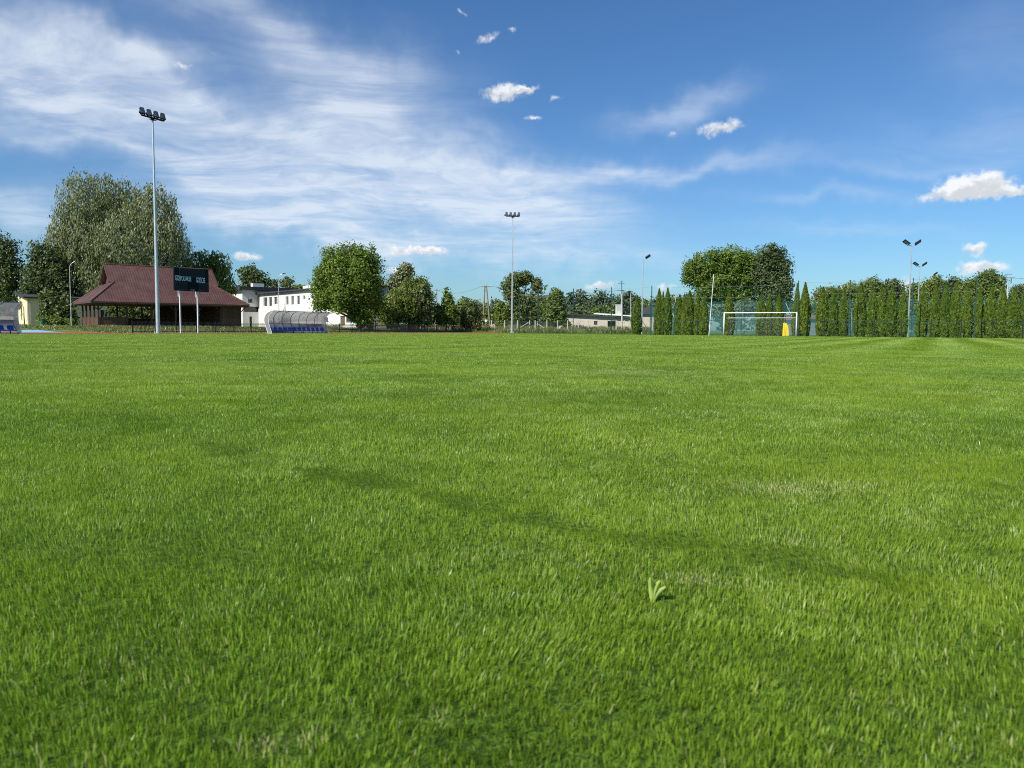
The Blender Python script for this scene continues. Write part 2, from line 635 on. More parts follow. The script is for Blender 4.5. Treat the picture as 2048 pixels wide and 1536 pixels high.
def build_ground():
    xs = axis_coords(-3500, 3500, -130, 130, 2.0)
    ys = axis_coords(-3000, 4500, -20, 220, 2.0)
    X, Y = np.meshgrid(xs, ys)
    Z = zt(X, Y)
    V = np.stack([X, Y, Z], -1).reshape(-1, 3)
    nx, ny = len(xs), len(ys)
    i = (np.arange(ny - 1)[:, None] * nx + np.arange(nx - 1)[None, :]).reshape(-1)
    f = np.stack([i, i + 1, i + 1 + nx, i + nx], -1)
    me = np_mesh('ground', V, 4, None, [f])
    me.shade_smooth()
    m = bpy.data.materials.new('turf_soil')
    m.use_nodes = True
    g = NG(m.node_tree)
    b = m.node_tree.nodes['Principled BSDF']
    pos = g.n('ShaderNodeNewGeometry').outputs['Position']
    px_, py_, _ = g.sep(pos)
    # pitch turf inside the touchline, rougher meadow outside
    o = g.m('ADD', g.m('MULTIPLY', g.m('SUBTRACT', px_, LAMP0.x), -TD.y), g.m('MULTIPLY', g.m('SUBTRACT', py_, LAMP0.y), TD.x))
    n1 = g.noise(pos, 0.35, 5, 0.6)
    n2 = g.noise(pos, 7.0, 4, 0.7)
    n3 = g.noise(pos, 40.0, 3, 0.7)
    near = g.mix(g.ramp(n1, 0.3, 0.7), (0.090, 0.165, 0.016), (0.140, 0.235, 0.024))
    near = g.mix(g.m('MULTIPLY', g.ramp(n2, 0.4, 0.65), 0.5), near, (0.040, 0.080, 0.014))
    near = g.mix(g.ramp(n3, 0.42, 0.6), (0.03, 0.06, 0.01), near)
    rough = g.mix(g.ramp(n1, 0.35, 0.65), (0.125, 0.155, 0.032), (0.200, 0.215, 0.060))
    rough = g.mix(g.m('MULTIPLY', g.ramp(n2, 0.45, 0.7), 0.6), rough, (0.05, 0.075, 0.02))
    c = g.mix(g.ramp(o, -1.0, -0.6), near, rough)
    g.put(b.inputs['Base Color'], c)
    b.inputs['Roughness'].default_value = 0.95
    b.inputs['Specular IOR Level'].default_value = 0.1
    bp = g.n('ShaderNodeBump')
    bp.inputs['Strength'].default_value = 0.6
    bp.inputs['Distance'].default_value = 0.03
    g.put(bp.inputs['Height'], n3)
    g.put(b.inputs['Normal'], bp.outputs[0])
    tag(link('ground', me, m), kind='structure')


build_ground()


def strip(name, col, o0, o1, a0, a1, lift, step=2.0, vary=0.1, scale=1.5, rough=0.9):
    """a sheet laid on the ground between two distances from the lamp line"""
    na = max(2, int((a1 - a0) / step)) + 1
    no = max(2, int((o1 - o0) / 1.0)) + 1
    A, O = np.meshgrid(np.linspace(a0, a1, na), np.linspace(o0, o1, no))
    X = LAMP0.x + A * TD.x - O * TD.y
    Y = LAMP0.y + A * TD.y + O * TD.x
    V = np.stack([X, Y, zt(X, Y) + lift], -1).reshape(-1, 3)
    i = (np.arange(no - 1)[:, None] * na + np.arange(na - 1)[None, :]).reshape(-1)
    f = np.stack([i, i + 1, i + 1 + na, i + na], -1)
    me = np_mesh(name, V, 4, None, [f])
    return tag(link(name, me, mat(name + '_surface', col, rough, 0, vary, scale, 0.2)), kind='structure')


strip('running_track', (0.30, 0.085, 0.055), -0.6, 6.6, -80, 62, 0.03)
strip('running_track', (0.30, 0.085, 0.055), 6.6, 9.4, -80, 1.0, 0.03)
strip('jumping_pit_runway', (0.22, 0.44, 0.56), 9.4, 13.6, -80, -2.0, 0.034)
strip('path', (0.45, 0.44, 0.40), 19.0, 20.6, -40, -3.0, 0.03)
strip('pitch_line', (0.42, 0.46, 0.25), -3.55, -3.43, -80, 75, 0.03)


def path_sheet(name, col, px0, px1, Y0, Y1, lift=0.03):
    pts = []
    for k in range(17):
        px = px0 + (px1 - px0) * k / 16
        for Y in (Y0, Y1):
            p = ground_px(px, Y)
            pts.append((p.x, p.y, p.z + lift))
    f = [(2 * k, 2 * k + 2, 2 * k + 3, 2 * k + 1) for k in range(16)]
    me = bpy.data.meshes.new(name)
    me.from_pydata(pts, [], f)
    tag(link(name, me, mat(name + '_paving', col, 0.9, 0, 0.1, 1.0, 0.2)), kind='structure')


# ------------------------------------------------------------------ lawn
def hash_rand(n, seed):
    return np.random.default_rng(seed)


def px_poly(pts):
    return np.array([[G(*p).x, G(*p).y] for p in pts])


WHEEL = [px_poly([(380, 890), (480, 920), (640, 952), (780, 978), (900, 1002), (1000, 1026), (1100, 1052), (1220, 1070), (1350, 1086), (1480, 1100), (1600, 1120), (1800, 1165)]),
         px_poly([(380, 1095), (560, 1135), (800, 1180), (1000, 1212), (1150, 1238), (1300, 1268), (1500, 1305), (1750, 1350)])]
DRY = [(*G(1590, 980)[:2], 0.30, 0.13, 0.42), (*G(1395, 1165)[:2], 0.10, 0.05, 0.5), (*G(1240, 745)[:2], 0.9, 0.9, 0.25), (*G(2035, 684)[:2], 2.5, 2.0, 0.4), (*G(560, 1490)[:2], 0.05, 0.03, 0.7), (*G(880, 1440)[:2], 0.03, 0.02, 0.8)]


def seg_dist(x, y, poly):
    best = np.full(x.shape, 1e9)
    for (ax, ay), (bx, by) in zip(poly[:-1], poly[1:]):
        dx, dy = bx - ax, by - ay
        t = np.clip(((x - ax) * dx + (y - ay) * dy) / (dx * dx + dy * dy), 0, 1)
        best = np.minimum(best, np.hypot(x - ax - t * dx, y - ay - t * dy))
    return best


def blades(rng, y0, y1, dens, hgt, wid, segs, margin=1.0):
    """one annulus of grass blades as vertex and face arrays"""
    W = 0.71 * y1 + margin
    n = int(dens * 2 * W * (y1 - y0))
    x = rng.uniform(-W, W, n)
    y = rng.uniform(y0, y1, n)
    o, a = oa(x, y)
    gl = (x - GOAL0.x) * TD.x + (y - GOAL0.y) * TD.y
    keep = (np.abs(x) < 0.71 * y + margin) & (o < -0.75) & (gl < 5.2)
    # the lawn grows in tufts: thin it with fine noise
    tuft = vnoise(x * 28, y * 28, 3) * 0.6 + vnoise(x * 70, y * 70, 5) * 0.4
    keep &= rng.random(n) < np.clip(0.35 + 1.3 * (tuft - 0.2), 0.15, 1.0)
    x, y, tuft = x[keep], y[keep], tuft[keep]
    o = o[keep]
    n = len(x)
    big = vnoise(x * 0.8, y * 0.8, 11)
    mid = vnoise(x * 3.1, y * 3.1, 12)
    fine = vnoise(x * 11, y * 11, 13)
    h = hgt * (0.52 + 0.30 * tuft + 0.25 * mid + 0.15 * fine + 0.30 * rng.standard_normal(n).clip(-1.6, 2.2))
    w = wid * rng.uniform(0.6, 1.35, n)
    az = rng.uniform(0, 2 * np.pi, n)
    lean = np.abs(rng.normal(0.10, 0.20, n))
    # regional lean from mowing and wind
    ra = (vnoise(x * 0.9, y * 0.9, 21) - 0.5) * 5 + (vnoise(x * 4, y * 4, 22) - 0.5) * 4
    rl = 0.04 + 0.20 * vnoise(x * 2.3, y * 2.3, 23) ** 2 + 0.45 * vnoise(x * 9, y * 9, 24) ** 4
    stripe = np.sin(o * 2 * np.pi / 2.4 + 1.5 * vnoise(x * 0.1, y * 0.1, 31))
    ss = stripe * sst(10, 35, y) * (0.07 + 0.20 * sst(0.1, 0.6, x / y))
    lx = np.sin(az) * lean + np.sin(ra) * rl + TD.x * ss
    ly = np.cos(az) * lean + np.cos(ra) * rl * 0.7 + TD.y * ss
    # flattened wheel marks
    for k, poly in enumerate(WHEEL):
        if y0 > 12:
            break
        d = seg_dist(x, y, poly) + (fine - 0.5) * 0.13 + (mid - 0.5) * 0.16
        s = (1 - sst(0.0, 0.10, d)) * (0.85 if k == 0 else 0.40) * (0.45 + 0.6 * big + 0.4 * (mid - 0.5))
        s = np.clip(s, 0, 1)
        lx = lx * (1 - s) + s * (-0.75 + 0.30 * rng.standard_normal(n))
        ly = ly * (1 - s) + s * (-0.40 + 0.25 * rng.standard_normal(n))
        h *= 1 - 0.12 * s
    tint = np.clip(0.38 + 0.34 * rng.standard_normal(n) + 0.22 * (big - 0.5) + 0.26 * (mid - 0.5) + 0.30 * (fine - 0.5), 0.0, 0.86)
    dry = (np.full(n, 0.020) + 0.04 * (fine > 0.8)) * (1 - 0.8 * sst(4, 14, y)) + 0.05 * (vnoise(x * 5, y * 5, 61) > 0.86)
    for dx, dy, sx, sy, amp in DRY:
        e = np.exp(-((x - dx) / sx) ** 2 - ((y - dy) / sy) ** 2)
        dry += amp * e * (0.4 + fine)
        h *= 1 - 0.25 * e
    tint = np.where(rng.random(n) < dry, rng.uniform(0.92, 1.0, n), tint)
    wd = G(1305, 1204)
    h *= 1 - 0.35 * np.exp(-((x - wd.x) / .03) ** 2 - ((y - wd.y + .02) / .04) ** 2)
    lm = np.hypot(lx, ly) + 1e-6
    mx = np.minimum(lm, 1.5)
    lx, ly = lx / lm * mx, ly / lm * mx
    fa = rng.uniform(0, np.pi, n)                       # blade facing
    if segs == 1:
        fa = rng.normal(0, 0.6, n)
    bx, by = np.cos(fa), np.sin(fa)
    base = np.stack([x, y, np.full(n, -0.002)], -1)
    rows = []
    for k in range(segs + 1):
        t = k / segs
        up = h * t * np.cos(mx * 0.55 * t)
        out = h * t * t * 0.95
        c = base + np.stack([lx * (out * 0.75 + h * t * 0.25), ly * (out * 0.75 + h * t * 0.25), up], -1)
        if k == segs:
            rows.append(c[:, None])
        else:
            ww = w * (1 - 0.35 * t) * 0.5
            off = np.stack([bx * ww, by * ww, np.zeros(n)], -1)
            rows.append(np.stack([c - off, c + off], 1))
    V = np.concatenate(rows, 1)                          # (n, 2*segs+1, 3)
    nv = 2 * segs + 1
    b0 = (np.arange(n) * nv)[:, None]
    faces = []
    for k in range(segs - 1):
        faces.append(b0 + np.array([[2 * k, 2 * k + 1, 2 * k + 3, 2 * k + 2]]))
    faces.append(b0 + np.array([[2 * segs - 2, 2 * segs - 1, 2 * segs]]))
    T = np.repeat(tint[:, None], nv, 1)
    return V.reshape(-1, 3), faces, T.reshape(-1)


def build_lawn():
    rng = np.random.default_rng(7)
    rings = [(0.45, 1.7, 66000, 0.0175, 0.0017, 3, 0.85), (1.7, 3.4, 48000, 0.0180, 0.0016, 2, 0.9),
             (3.4, 6.5, 23000, 0.0205, 0.0020, 2, 1.0), (6.5, 12, 9500, 0.022, 0.0033, 1, 1.0),
             (12, 24, 3100, 0.025, 0.0058, 1, 1.5), (24, 48, 760, 0.031, 0.0135, 1, 2.0), (48, 118, 190, 0.036, 0.032, 1, 3.0)]
    VV, FF, TT, n0 = [], [], [], 0
    for r in rings:
        V, F, T = blades(rng, *r)
        VV.append(V)
        TT.append(T)
        FF += [f + n0 for f in F]
        n0 += len(V)
    me = np_mesh('grass', np.concatenate(VV), 0, np.concatenate(TT), FF)
    print('grass faces', len(me.polygons))
    tag(link('grass', me, M_GRASS), 'mown green lawn of the football pitch', 'grass', kind='stuff')


# ------------------------------------------------------------------ plants
def leaf_quads(rng, c, axis, nrm, ln, wd):
    """diamond leaves: centre, long axis, normal"""
    side = np.cross(axis, nrm)
    side /= np.linalg.norm(side, axis=1, keepdims=True) + 1e-9
    a = axis * (ln * 0.5)[:, None]
    b = side * (wd * 0.5)[:, None]
    return np.stack([c - a, c + b - a * 0.1, c + a, c - b - a * 0.1], 1)


def unit(v):
    return v / (np.linalg.norm(v, axis=-1, keepdims=True) + 1e-9)


TREE_SEED = [100]


def foliage(lobes, n, leaf, per=16, clump=0.7, droop=0.0, shell=0.5, rag=0.16, hang=0.0):
    """leaves gathered in clumps over the surface of lobes [(centre, radii)]"""
    TREE_SEED[0] += 1
    rng = np.random.default_rng(TREE_SEED[0])
    K = max(6, n // per)
    C = np.array([l[0] for l in lobes], float)
    A = np.array([l[1] for l in lobes], float)
    wts = (A[:, 0] * A[:, 2]) ** 0.85
    pick = rng.choice(len(lobes), K, p=wts / wts.sum())
    d = unit(rng.standard_normal((K, 3)))
    r = rng.random(K) ** (1 / (1 + 3 * shell))
    r *= 1 + rag * rng.standard_normal(K).clip(-2, 0.9)
    cen = C[pick] + d * A[pick] * r[:, None]
    csz = clump * rng.uniform(0.55, 1.3, K)
    ctint = rng.normal(0.45, 0.20, K)
    k = np.repeat(np.arange(K), per)
    N = len(k)
    off = rng.standard_normal((N, 3)).clip(-1.7, 1.7) * csz[k][:, None] * np.array([0.55, 0.55, 0.45])
    if hang:
        off[:, 2] = off[:, 2] * 0.6 - hang * rng.random(N) * csz[k]
        off[:, :2] *= 0.6
    pos = cen[k] + off
    out = unit(d[k] * 0.8 + unit(off) * 0.5 + np.array([0, 0, 0.35]))
    nrm = unit(out + 0.6 * rng.standard_normal((N, 3)))
    ax = unit(rng.standard_normal((N, 3)) + np.array([0, 0, -droop * 4.0]))
    ax = unit(ax - nrm * np.sum(ax * nrm, 1, keepdims=True) * (0.9 if droop < 0.5 else 0.3))
    ln = leaf * rng.uniform(0.65, 1.4, N)
    V = leaf_quads(rng, pos, ax, nrm, ln, ln * (0.62 if droop < 0.5 else 0.36))
    t = np.clip(ctint[k] + 0.16 * rng.standard_normal(N), 0, 1)
    return V, np.repeat(t[:, None], 4, 1)


def tree(name, label, px, Y, lobes, lm, n, leaf, trunk_r=0.25, trunk_px=None, group=None, cat='tree', depth=0.9, forks=True, bare=0.0, **kw):
    """lobes: (picture x, picture y, half width, half height[, depth offset m]) as seen at distance Y"""
    bx = trunk_px if trunk_px is not None else sum(l[0] * l[2] for l in lobes) / sum(l[2] for l in lobes)
    base = ground_px(bx, Y)
    root = thing(name, label, cat, base, 0, group)
    s = Y / F_PX
    L = []
    for l in lobes:
        dy = l[4] if len(l) > 4 else 0.0
        c = P(l[0], l[1], Y + dy) - base
        s2 = (Y + dy) / F_PX
        L.append((tuple(c), (l[2] * s2, max(l[2], l[3]) * 0.5 * s2 * depth + l[2] * s2 * 0.4, l[3] * s2)))
    V, T = foliage(L, n, leaf, **kw)
    zc = V[:, :, 2].mean(1)
    V, T = V[zc > 0.05], T[zc > 0.05]
    link('crown', np_mesh('crown', V, 4, T), lm, root)
    if trunk_r:
        t = MB()
        zb = min(l[0][2] - l[1][2] * 0.3 for l in L)
        top = max(1.2, zb)
        cx = sum(l[0][0] * l[1][0] for l in L) / sum(l[1][0] for l in L)
        fork = Vector((cx * 0.35, 0, top * 0.8 + 0.3))
        t.tube((0, 0, -0.1), (0, 0, 0.25), trunk_r * 1.5, trunk_r * 1.1, 10)
        t.tube((0, 0, 0.25), fork, trunk_r * 1.1, trunk_r * 0.8, 10)
        for l in L:
            c = Vector(l[0])
            midp = fork.lerp(c, 0.5) + Vector((random.uniform(-.3, .3), random.uniform(-.3, .3), 0.3))
            t.path([fork, midp, c + Vector((0, 0, l[1][2] * 0.3))], [trunk_r * 0.6, trunk_r * 0.38, trunk_r * 0.12], 7)
            for q in range(3 if forks else 0):
                e = c + Vector((random.uniform(-.6, .6) * l[1][0], random.uniform(-.6, .6) * l[1][1], random.uniform(-.1, .7) * l[1][2]))
                t.tube(midp, e, trunk_r * 0.26, trunk_r * 0.06, 5)
        t.build('trunk', M_BARK, root, True)
    return root


def thuja_mesh(seed, h=5.0, r=0.62):
    rng = np.random.default_rng(seed)
    n = 5200
    z = rng.random(n) ** 0.85 * h
    tips = 1 + int(rng.integers(0, 3))
    def prof(zz):
        t = zz / h
        return r * np.where(t < 0.12, 0.80 + 1.6 * t, np.where(t < 0.38, 1.0, np.clip(1 - ((t - 0.38) / 0.62) ** 1.7, 0.02, 1)))
    a = rng.uniform(0, 2 * np.pi, n)
    lump = 1 + 0.13 * np.sin(a * 3 + seed) * np.sin(z * 1.3 + seed) + 0.10 * np.sin(a * 5 + z * 2.1)
    rr = prof(z) * lump * (0.80 + 0.26 * rng.random(n))
    pos = np.stack([np.cos(a) * rr, np.sin(a) * rr, z], -1)
    out = np.stack([np.cos(a), np.sin(a), np.full(n, 0.35)], -1)
    nrm = unit(out + 0.55 * rng.standard_normal((n, 3)))
    ax = unit(np.array([0, 0, 1.0]) + 0.45 * np.stack([np.cos(a), np.sin(a), np.zeros(n)], -1) + 0.35 * rng.standard_normal((n, 3)))
    ln = rng.uniform(0.14, 0.32, n)
    V = leaf_quads(rng, pos, ax, nrm, ln, ln * 0.55)
    ct = vnoise(a * 2.2, z * 2.6, seed)
    t = np.clip(0.15 + 0.7 * ct + 0.15 * rng.standard_normal(n), 0, 1)
    T = np.repeat(t[:, None], 4, 1)
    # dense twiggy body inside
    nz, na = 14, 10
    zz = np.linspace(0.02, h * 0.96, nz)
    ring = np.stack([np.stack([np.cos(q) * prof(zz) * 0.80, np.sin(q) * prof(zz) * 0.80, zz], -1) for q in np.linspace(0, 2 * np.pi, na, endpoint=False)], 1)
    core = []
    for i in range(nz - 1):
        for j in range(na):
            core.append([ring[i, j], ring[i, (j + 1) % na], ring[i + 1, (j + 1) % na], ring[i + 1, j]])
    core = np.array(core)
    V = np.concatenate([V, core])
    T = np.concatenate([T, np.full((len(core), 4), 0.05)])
    return np_mesh('foliage', V, 4, T)


# ------------------------------------------------------------------ pavilion
def tile_mat():
    m = bpy.data.materials.new('red_brown_roof_tiles')
    m.use_nodes = True
    g = NG(m.node_tree)
    b = m.node_tree.nodes['Principled BSDF']
    uv = g.sep(g.n('ShaderNodeTexCoord').outputs['Object'])
    row = g.m('DIVIDE', uv[2], 0.24)
    cx_ = g.m('DIVIDE', uv[0], 0.30)
    wave = g.m('ABSOLUTE', g.m('SINE', g.m('MULTIPLY', cx_, math.pi)))
    step = g.m('FRACT', row)
    hgt = g.m('ADD', g.m('MULTIPLY', wave, 0.6), g.m('MULTIPLY', step, -0.8))
    n = g.noise(g.n('ShaderNodeTexCoord').outputs['Object'], 0.8, 4, 0.6)
    c = g.mix(g.ramp(n, 0.3, 0.7), (0.092, 0.041, 0.030), (0.132, 0.064, 0.047))
    c = g.mix(g.ramp(step, 0.80, 0.97), c, (0.045, 0.016, 0.018))
    g.put(b.inputs['Base Color'], c)
    b.inputs['Roughness'].default_value = 0.48
    bp = g.n('ShaderNodeBump')
    bp.inputs['Strength'].default_value = 0.6
    bp.inputs['Distance'].default_value = 0.05
    g.put(bp.inputs['Height'], hgt)
    g.put(b.inputs['Normal'], bp.outputs[0])
    return m


M_TILE = tile_mat()


def board_mat(name, c0, c1, w=0.14):
    m = bpy.data.materials.new(name)
    m.use_nodes = True
    g = NG(m.node_tree)
    b = m.node_tree.nodes['Principled BSDF']
    co = g.n('ShaderNodeTexCoord').outputs['Object']
    uv = g.sep(co)
    q = g.m('DIVIDE', g.m('ADD', uv[0], uv[1]), w)
    cell = g.m('FLOOR', q)
    wn = g.n('ShaderNodeTexWhiteNoise', noise_dimensions='1D')
    g.put(wn.inputs['W'], cell)
    mp = g.n('ShaderNodeMapping')
    g.put(mp.inputs[0], co)
    mp.inputs['Scale'].default_value = (6, 6, 0.8)
    gr = g.noise(mp.outputs[0], 2.0, 5, 0.6)
    c = g.mix(g.m('ADD', g.m('MULTIPLY', wn.outputs[0], 0.6), g.m('MULTIPLY', gr, 0.4)), c0, c1)
    c = g.mix(g.m('LESS_THAN', g.m('FRACT', q), 0.08), c, tuple(x * 0.25 for x in c0))
    g.put(b.inputs['Base Color'], c)
    b.inputs['Roughness'].default_value = 0.8
    b.inputs['Specular IOR Level'].default_value = 0.2
    return m


M_BOARDS = board_mat('brown_cladding', (0.075, 0.042, 0.030), (0.16, 0.095, 0.062))
M_BOARDS2 = board_mat('lighter_cladding', (0.13, 0.060, 0.035), (0.22, 0.11, 0.065))  # lighter, redder boards for the lower half of the store wall


def pavilion():
    root = thing('pavilion', 'open brown wooden shelter with big red brown tiled half hipped roof', 'pavilion', (-49.1, 90, 0.50), RZ_U)
    Lx, Ly = 18.6, 11.1
    ze, zr, zg = 3.02, 7.80, 5.50
    m, s = Ly / 2, Ly / 2 / (zr - ze)
    r0, r1 = 2.6, Lx - 3.0
    hg = (zr - zg) * s * 0.98
    t0, t1 = r0 + 0.55, r1 - 0.55
    roof = MB()
    # front and back slopes, then the two hips under the gablets
    for sy in (-1, 1):
        def q(x, k, z):
            return (x, m + sy * k, z)
        pts = [q(0, m, ze), q(Lx, m, ze), q(t1, hg, zg), q(r1, hg, zg), q(r1, 0, zr), q(r0, 0, zr), q(r0, hg, zg), q(t0, hg, zg)]
        roof.add([pts[i] for i in range(8)], [(0, 1, 2, 7) if sy < 0 else (7, 2, 1, 0), (6, 3, 4, 5) if sy < 0 else (5, 4, 3, 6)])
        roof.tube(q(0, m, ze + .02), q(t0, hg, zg + .02), 0.085, n=6)
        roof.tube(q(Lx, m, ze + .02), q(t1, hg, zg + .02), 0.085, n=6)
    for xe, xt, fl in ((0, t0, 0), (Lx, t1, 1)):
        v = [(xe, 0, ze), (xe, Ly, ze), (xt, m + hg, zg), (xt, m - hg, zg)]
        roof.add(v, [(3, 2, 1, 0) if not fl else (0, 1, 2, 3)])
    roof.tube((r0, m, zr), (r1, m, zr), 0.10, n=6)
    rf = roof.build('roof', M_TILE, root)
    sol = rf.modifiers.new('solid', 'SOLIDIFY')
    sol.thickness, sol.offset = 0.09, -1
    fas = MB()
    fas.box(-0.03, Lx + .03, -0.035, 0.03, ze - 0.20, ze - 0.012)
    fas.box(-0.03, Lx + .03, Ly - .03, Ly + .035, ze - 0.20, ze - 0.012)
    fas.box(-0.035, .03, 0.032, Ly - 0.032, ze - 0.20, ze - 0.012)
    fas.box(Lx - .03, Lx + .035, 0.032, Ly - 0.032, ze - 0.20, ze - 0.012)
    fas.box(0.1, Lx - .1, 0.1, Ly - 0.1, ze - 0.30, ze - 0.24)
    fas.build('fascia', M_WOOD, root)
    for x, nm in ((t0 + .02, 0), (t1 - .02, 1)):
        gb = MB()
        gb.prism([(m - hg + .05, zg + .03), (m + hg - .05, zg + .03), (m, zr - .12)], 'x', x - .03, x + .03)
        gb.build('gable_panel', M_BOARDS, root)
    for xe in (r0 - .03, r1 + .03):
        for sy in (-1, 1):
            brg = MB().slab((xe - .04, m + sy * hg, zg), (xe + .04, m + sy * hg, zg), (xe + .04, m, zr), (xe - .04, m, zr), 0.2)
            brg.build('barge_board', M_WOOD, root)
    wi = 0.9
    zb = ze - 0.3
    for x in (0, 3.1, 5.9, 8.7, 11.4, 14.3, 17.0):
        p = MB()
        X = min(wi + x, Lx - wi)
        p.box(X - .10, X + .10, wi - .10, wi + .10, 0, zb)
        p.tube((X, wi, zb - 0.75), (X + .62, wi, zb - .05), .06, n=4).tube((X, wi, zb - 0.75), (X - .62, wi, zb - .05), .06, n=4)
        p.build('post', M_WOOD, root)
    for y in (3.2, 5.55, 7.9, Ly - wi):
        p = MB()
        p.box(wi - .10, wi + .10, y - .10, y + .10, 0, zb)
        p.build('post', M_WOOD, root)
    for x in (4.0, 7.0, 10.0, 13.0):
        MB().box(wi + x - .09, wi + x + .09, Ly - wi - .09, Ly - wi + .09, 0, zb).build('post', M_WOOD, root)
    w = MB()
    w.box(wi + .11, wi + 2.98, wi - .05, wi + .05, 0.0, 1.12)
    w.box(wi - .05, wi + .05, wi + .11, Ly - wi - .1, 0.0, 1.12)
    w.box(wi + .11, wi + 2.98, wi - .09, wi + .09, 1.12, 1.19).box(wi - .09, wi + .09, wi + .11, Ly - wi - .11, 1.12, 1.19)
    w.build('parapet', M_BOARDS, root)
    rm = MB()
    rm.box(wi + 14.42, Lx - wi - .02, wi - .06, wi + .06, 1.15, zb)
    rm.box(wi + 14.42, wi + 14.54, wi + .07, Ly - wi, 0, zb)
    rm.box(Lx - wi - .12, Lx - wi - .021, wi + .07, Ly - wi, 0, zb)
    rm.build('store_wall', M_BOARDS, root)
    lo = MB()
    lo.box(wi + 14.42, Lx - wi - .02, wi - .075, wi + .045, 0.0, 1.145)
    lo.build('store_wall', M_BOARDS2, root)
    bk = MB()
    bk.box(wi + 4.1, wi + 14.3, Ly - wi - .06, Ly - wi + .06, 0, 1.15)
    bk.box(wi + 9.2, wi + 14.3, Ly - wi - .055, Ly - wi + .055, 1.16, zb)
    bk.build('back_wall', M_BOARDS, root)
    MB().box(-.2, Lx + .2, .45, Ly + .2, -0.5, 0.0).build('floor_slab', M_CONCRETE, root)
    return root


pavilion()


def picnic_table(t, s_, lab):
    o = Vector((-49.1, 90, 0.50)) + U * t + Vector((-U.y, U.x, 0)) * s_
    r = thing('picnic_table', lab, 'table', o, RZ_U, 'tables under the shelter roof')
    MB().box(-.9, .9, -.4, .4, .70, .75).build('tabletop', M_WOODLIGHT, r)
    for y in (-.75, .75):
        MB().box(-.9, .9, y - .14, y + .14, .42, .46).build('bench_seat', M_WOODLIGHT, r)
    for x in (-.7, .7):
        b = MB()
        b.tube((x, -.75, 0), (x, -.2, .70), .045, n=5).tube((x, .75, 0), (x, .2, .70), .045, n=5).tube((x, -.8, .40), (x, .8, .40), .04, n=5)
        b.build('leg', M_WOODLIGHT, r)


picnic_table(5.4, 4.4, 'brown picnic table in the dark shelter nearest its low side wall')
picnic_table(8.6, 4.4, 'brown picnic table in the dark shelter between its middle posts')
picnic_table(11.6, 4.4, 'brown picnic table in the dark shelter nearest its closed store room')


# ------------------------------------------------------------------ houses
def window(root, x, z0, z1, w, y=-0.0, frame=M_WHITE):
    """window set into a front wall whose face is at y"""
    f = MB()
    t = 0.07
    f.box(x, x + t, y - .012, y + .06, z0, z1).box(x + w - t, x + w, y - .012, y + .06, z0, z1)
    f.box(x + t, x + w - t, y - .012, y + .06, z0, z0 + t).box(x + t, x + w - t, y - .012, y + .06, z1 - t, z1)
    f.box(x + w / 2 - .03, x + w / 2 + .03, y - .010, y + .05, z0 + t, z1 - t)
    fr = f.build('window', frame, root)
    MB().box(x + t, x + w - t, y - .004, y + .02, z0 + t, z1 - t).build('pane', M_GLASSDARK, fr)
    MB().box(x - .06, x + w + .06, y - .10, y - .013, z0 - .06, z0 - .005).build('sill', M_CONCRETE, fr)
    return fr


def wall_with_holes(mb, x0, x1, z0, z1, holes, y0, y1):
    """a wall slab with rectangular openings (x0,x1,z0,z1)"""
    xs = sorted({x0, x1, *[h[0] for h in holes], *[h[1] for h in holes]})
    zs = sorted({z0, z1, *[h[2] for h in holes], *[h[3] for h in holes]})
    for i in range(len(xs) - 1):
        for j in range(len(zs) - 1):
            cx, cz = (xs[i] + xs[i + 1]) / 2, (zs[j] + zs[j + 1]) / 2
            if any(h[0] < cx < h[1] and h[2] < cz < h[3] for h in holes):
                continue
            mb.box(xs[i], xs[i + 1], y0, y1, zs[j], zs[j + 1])
    return mb


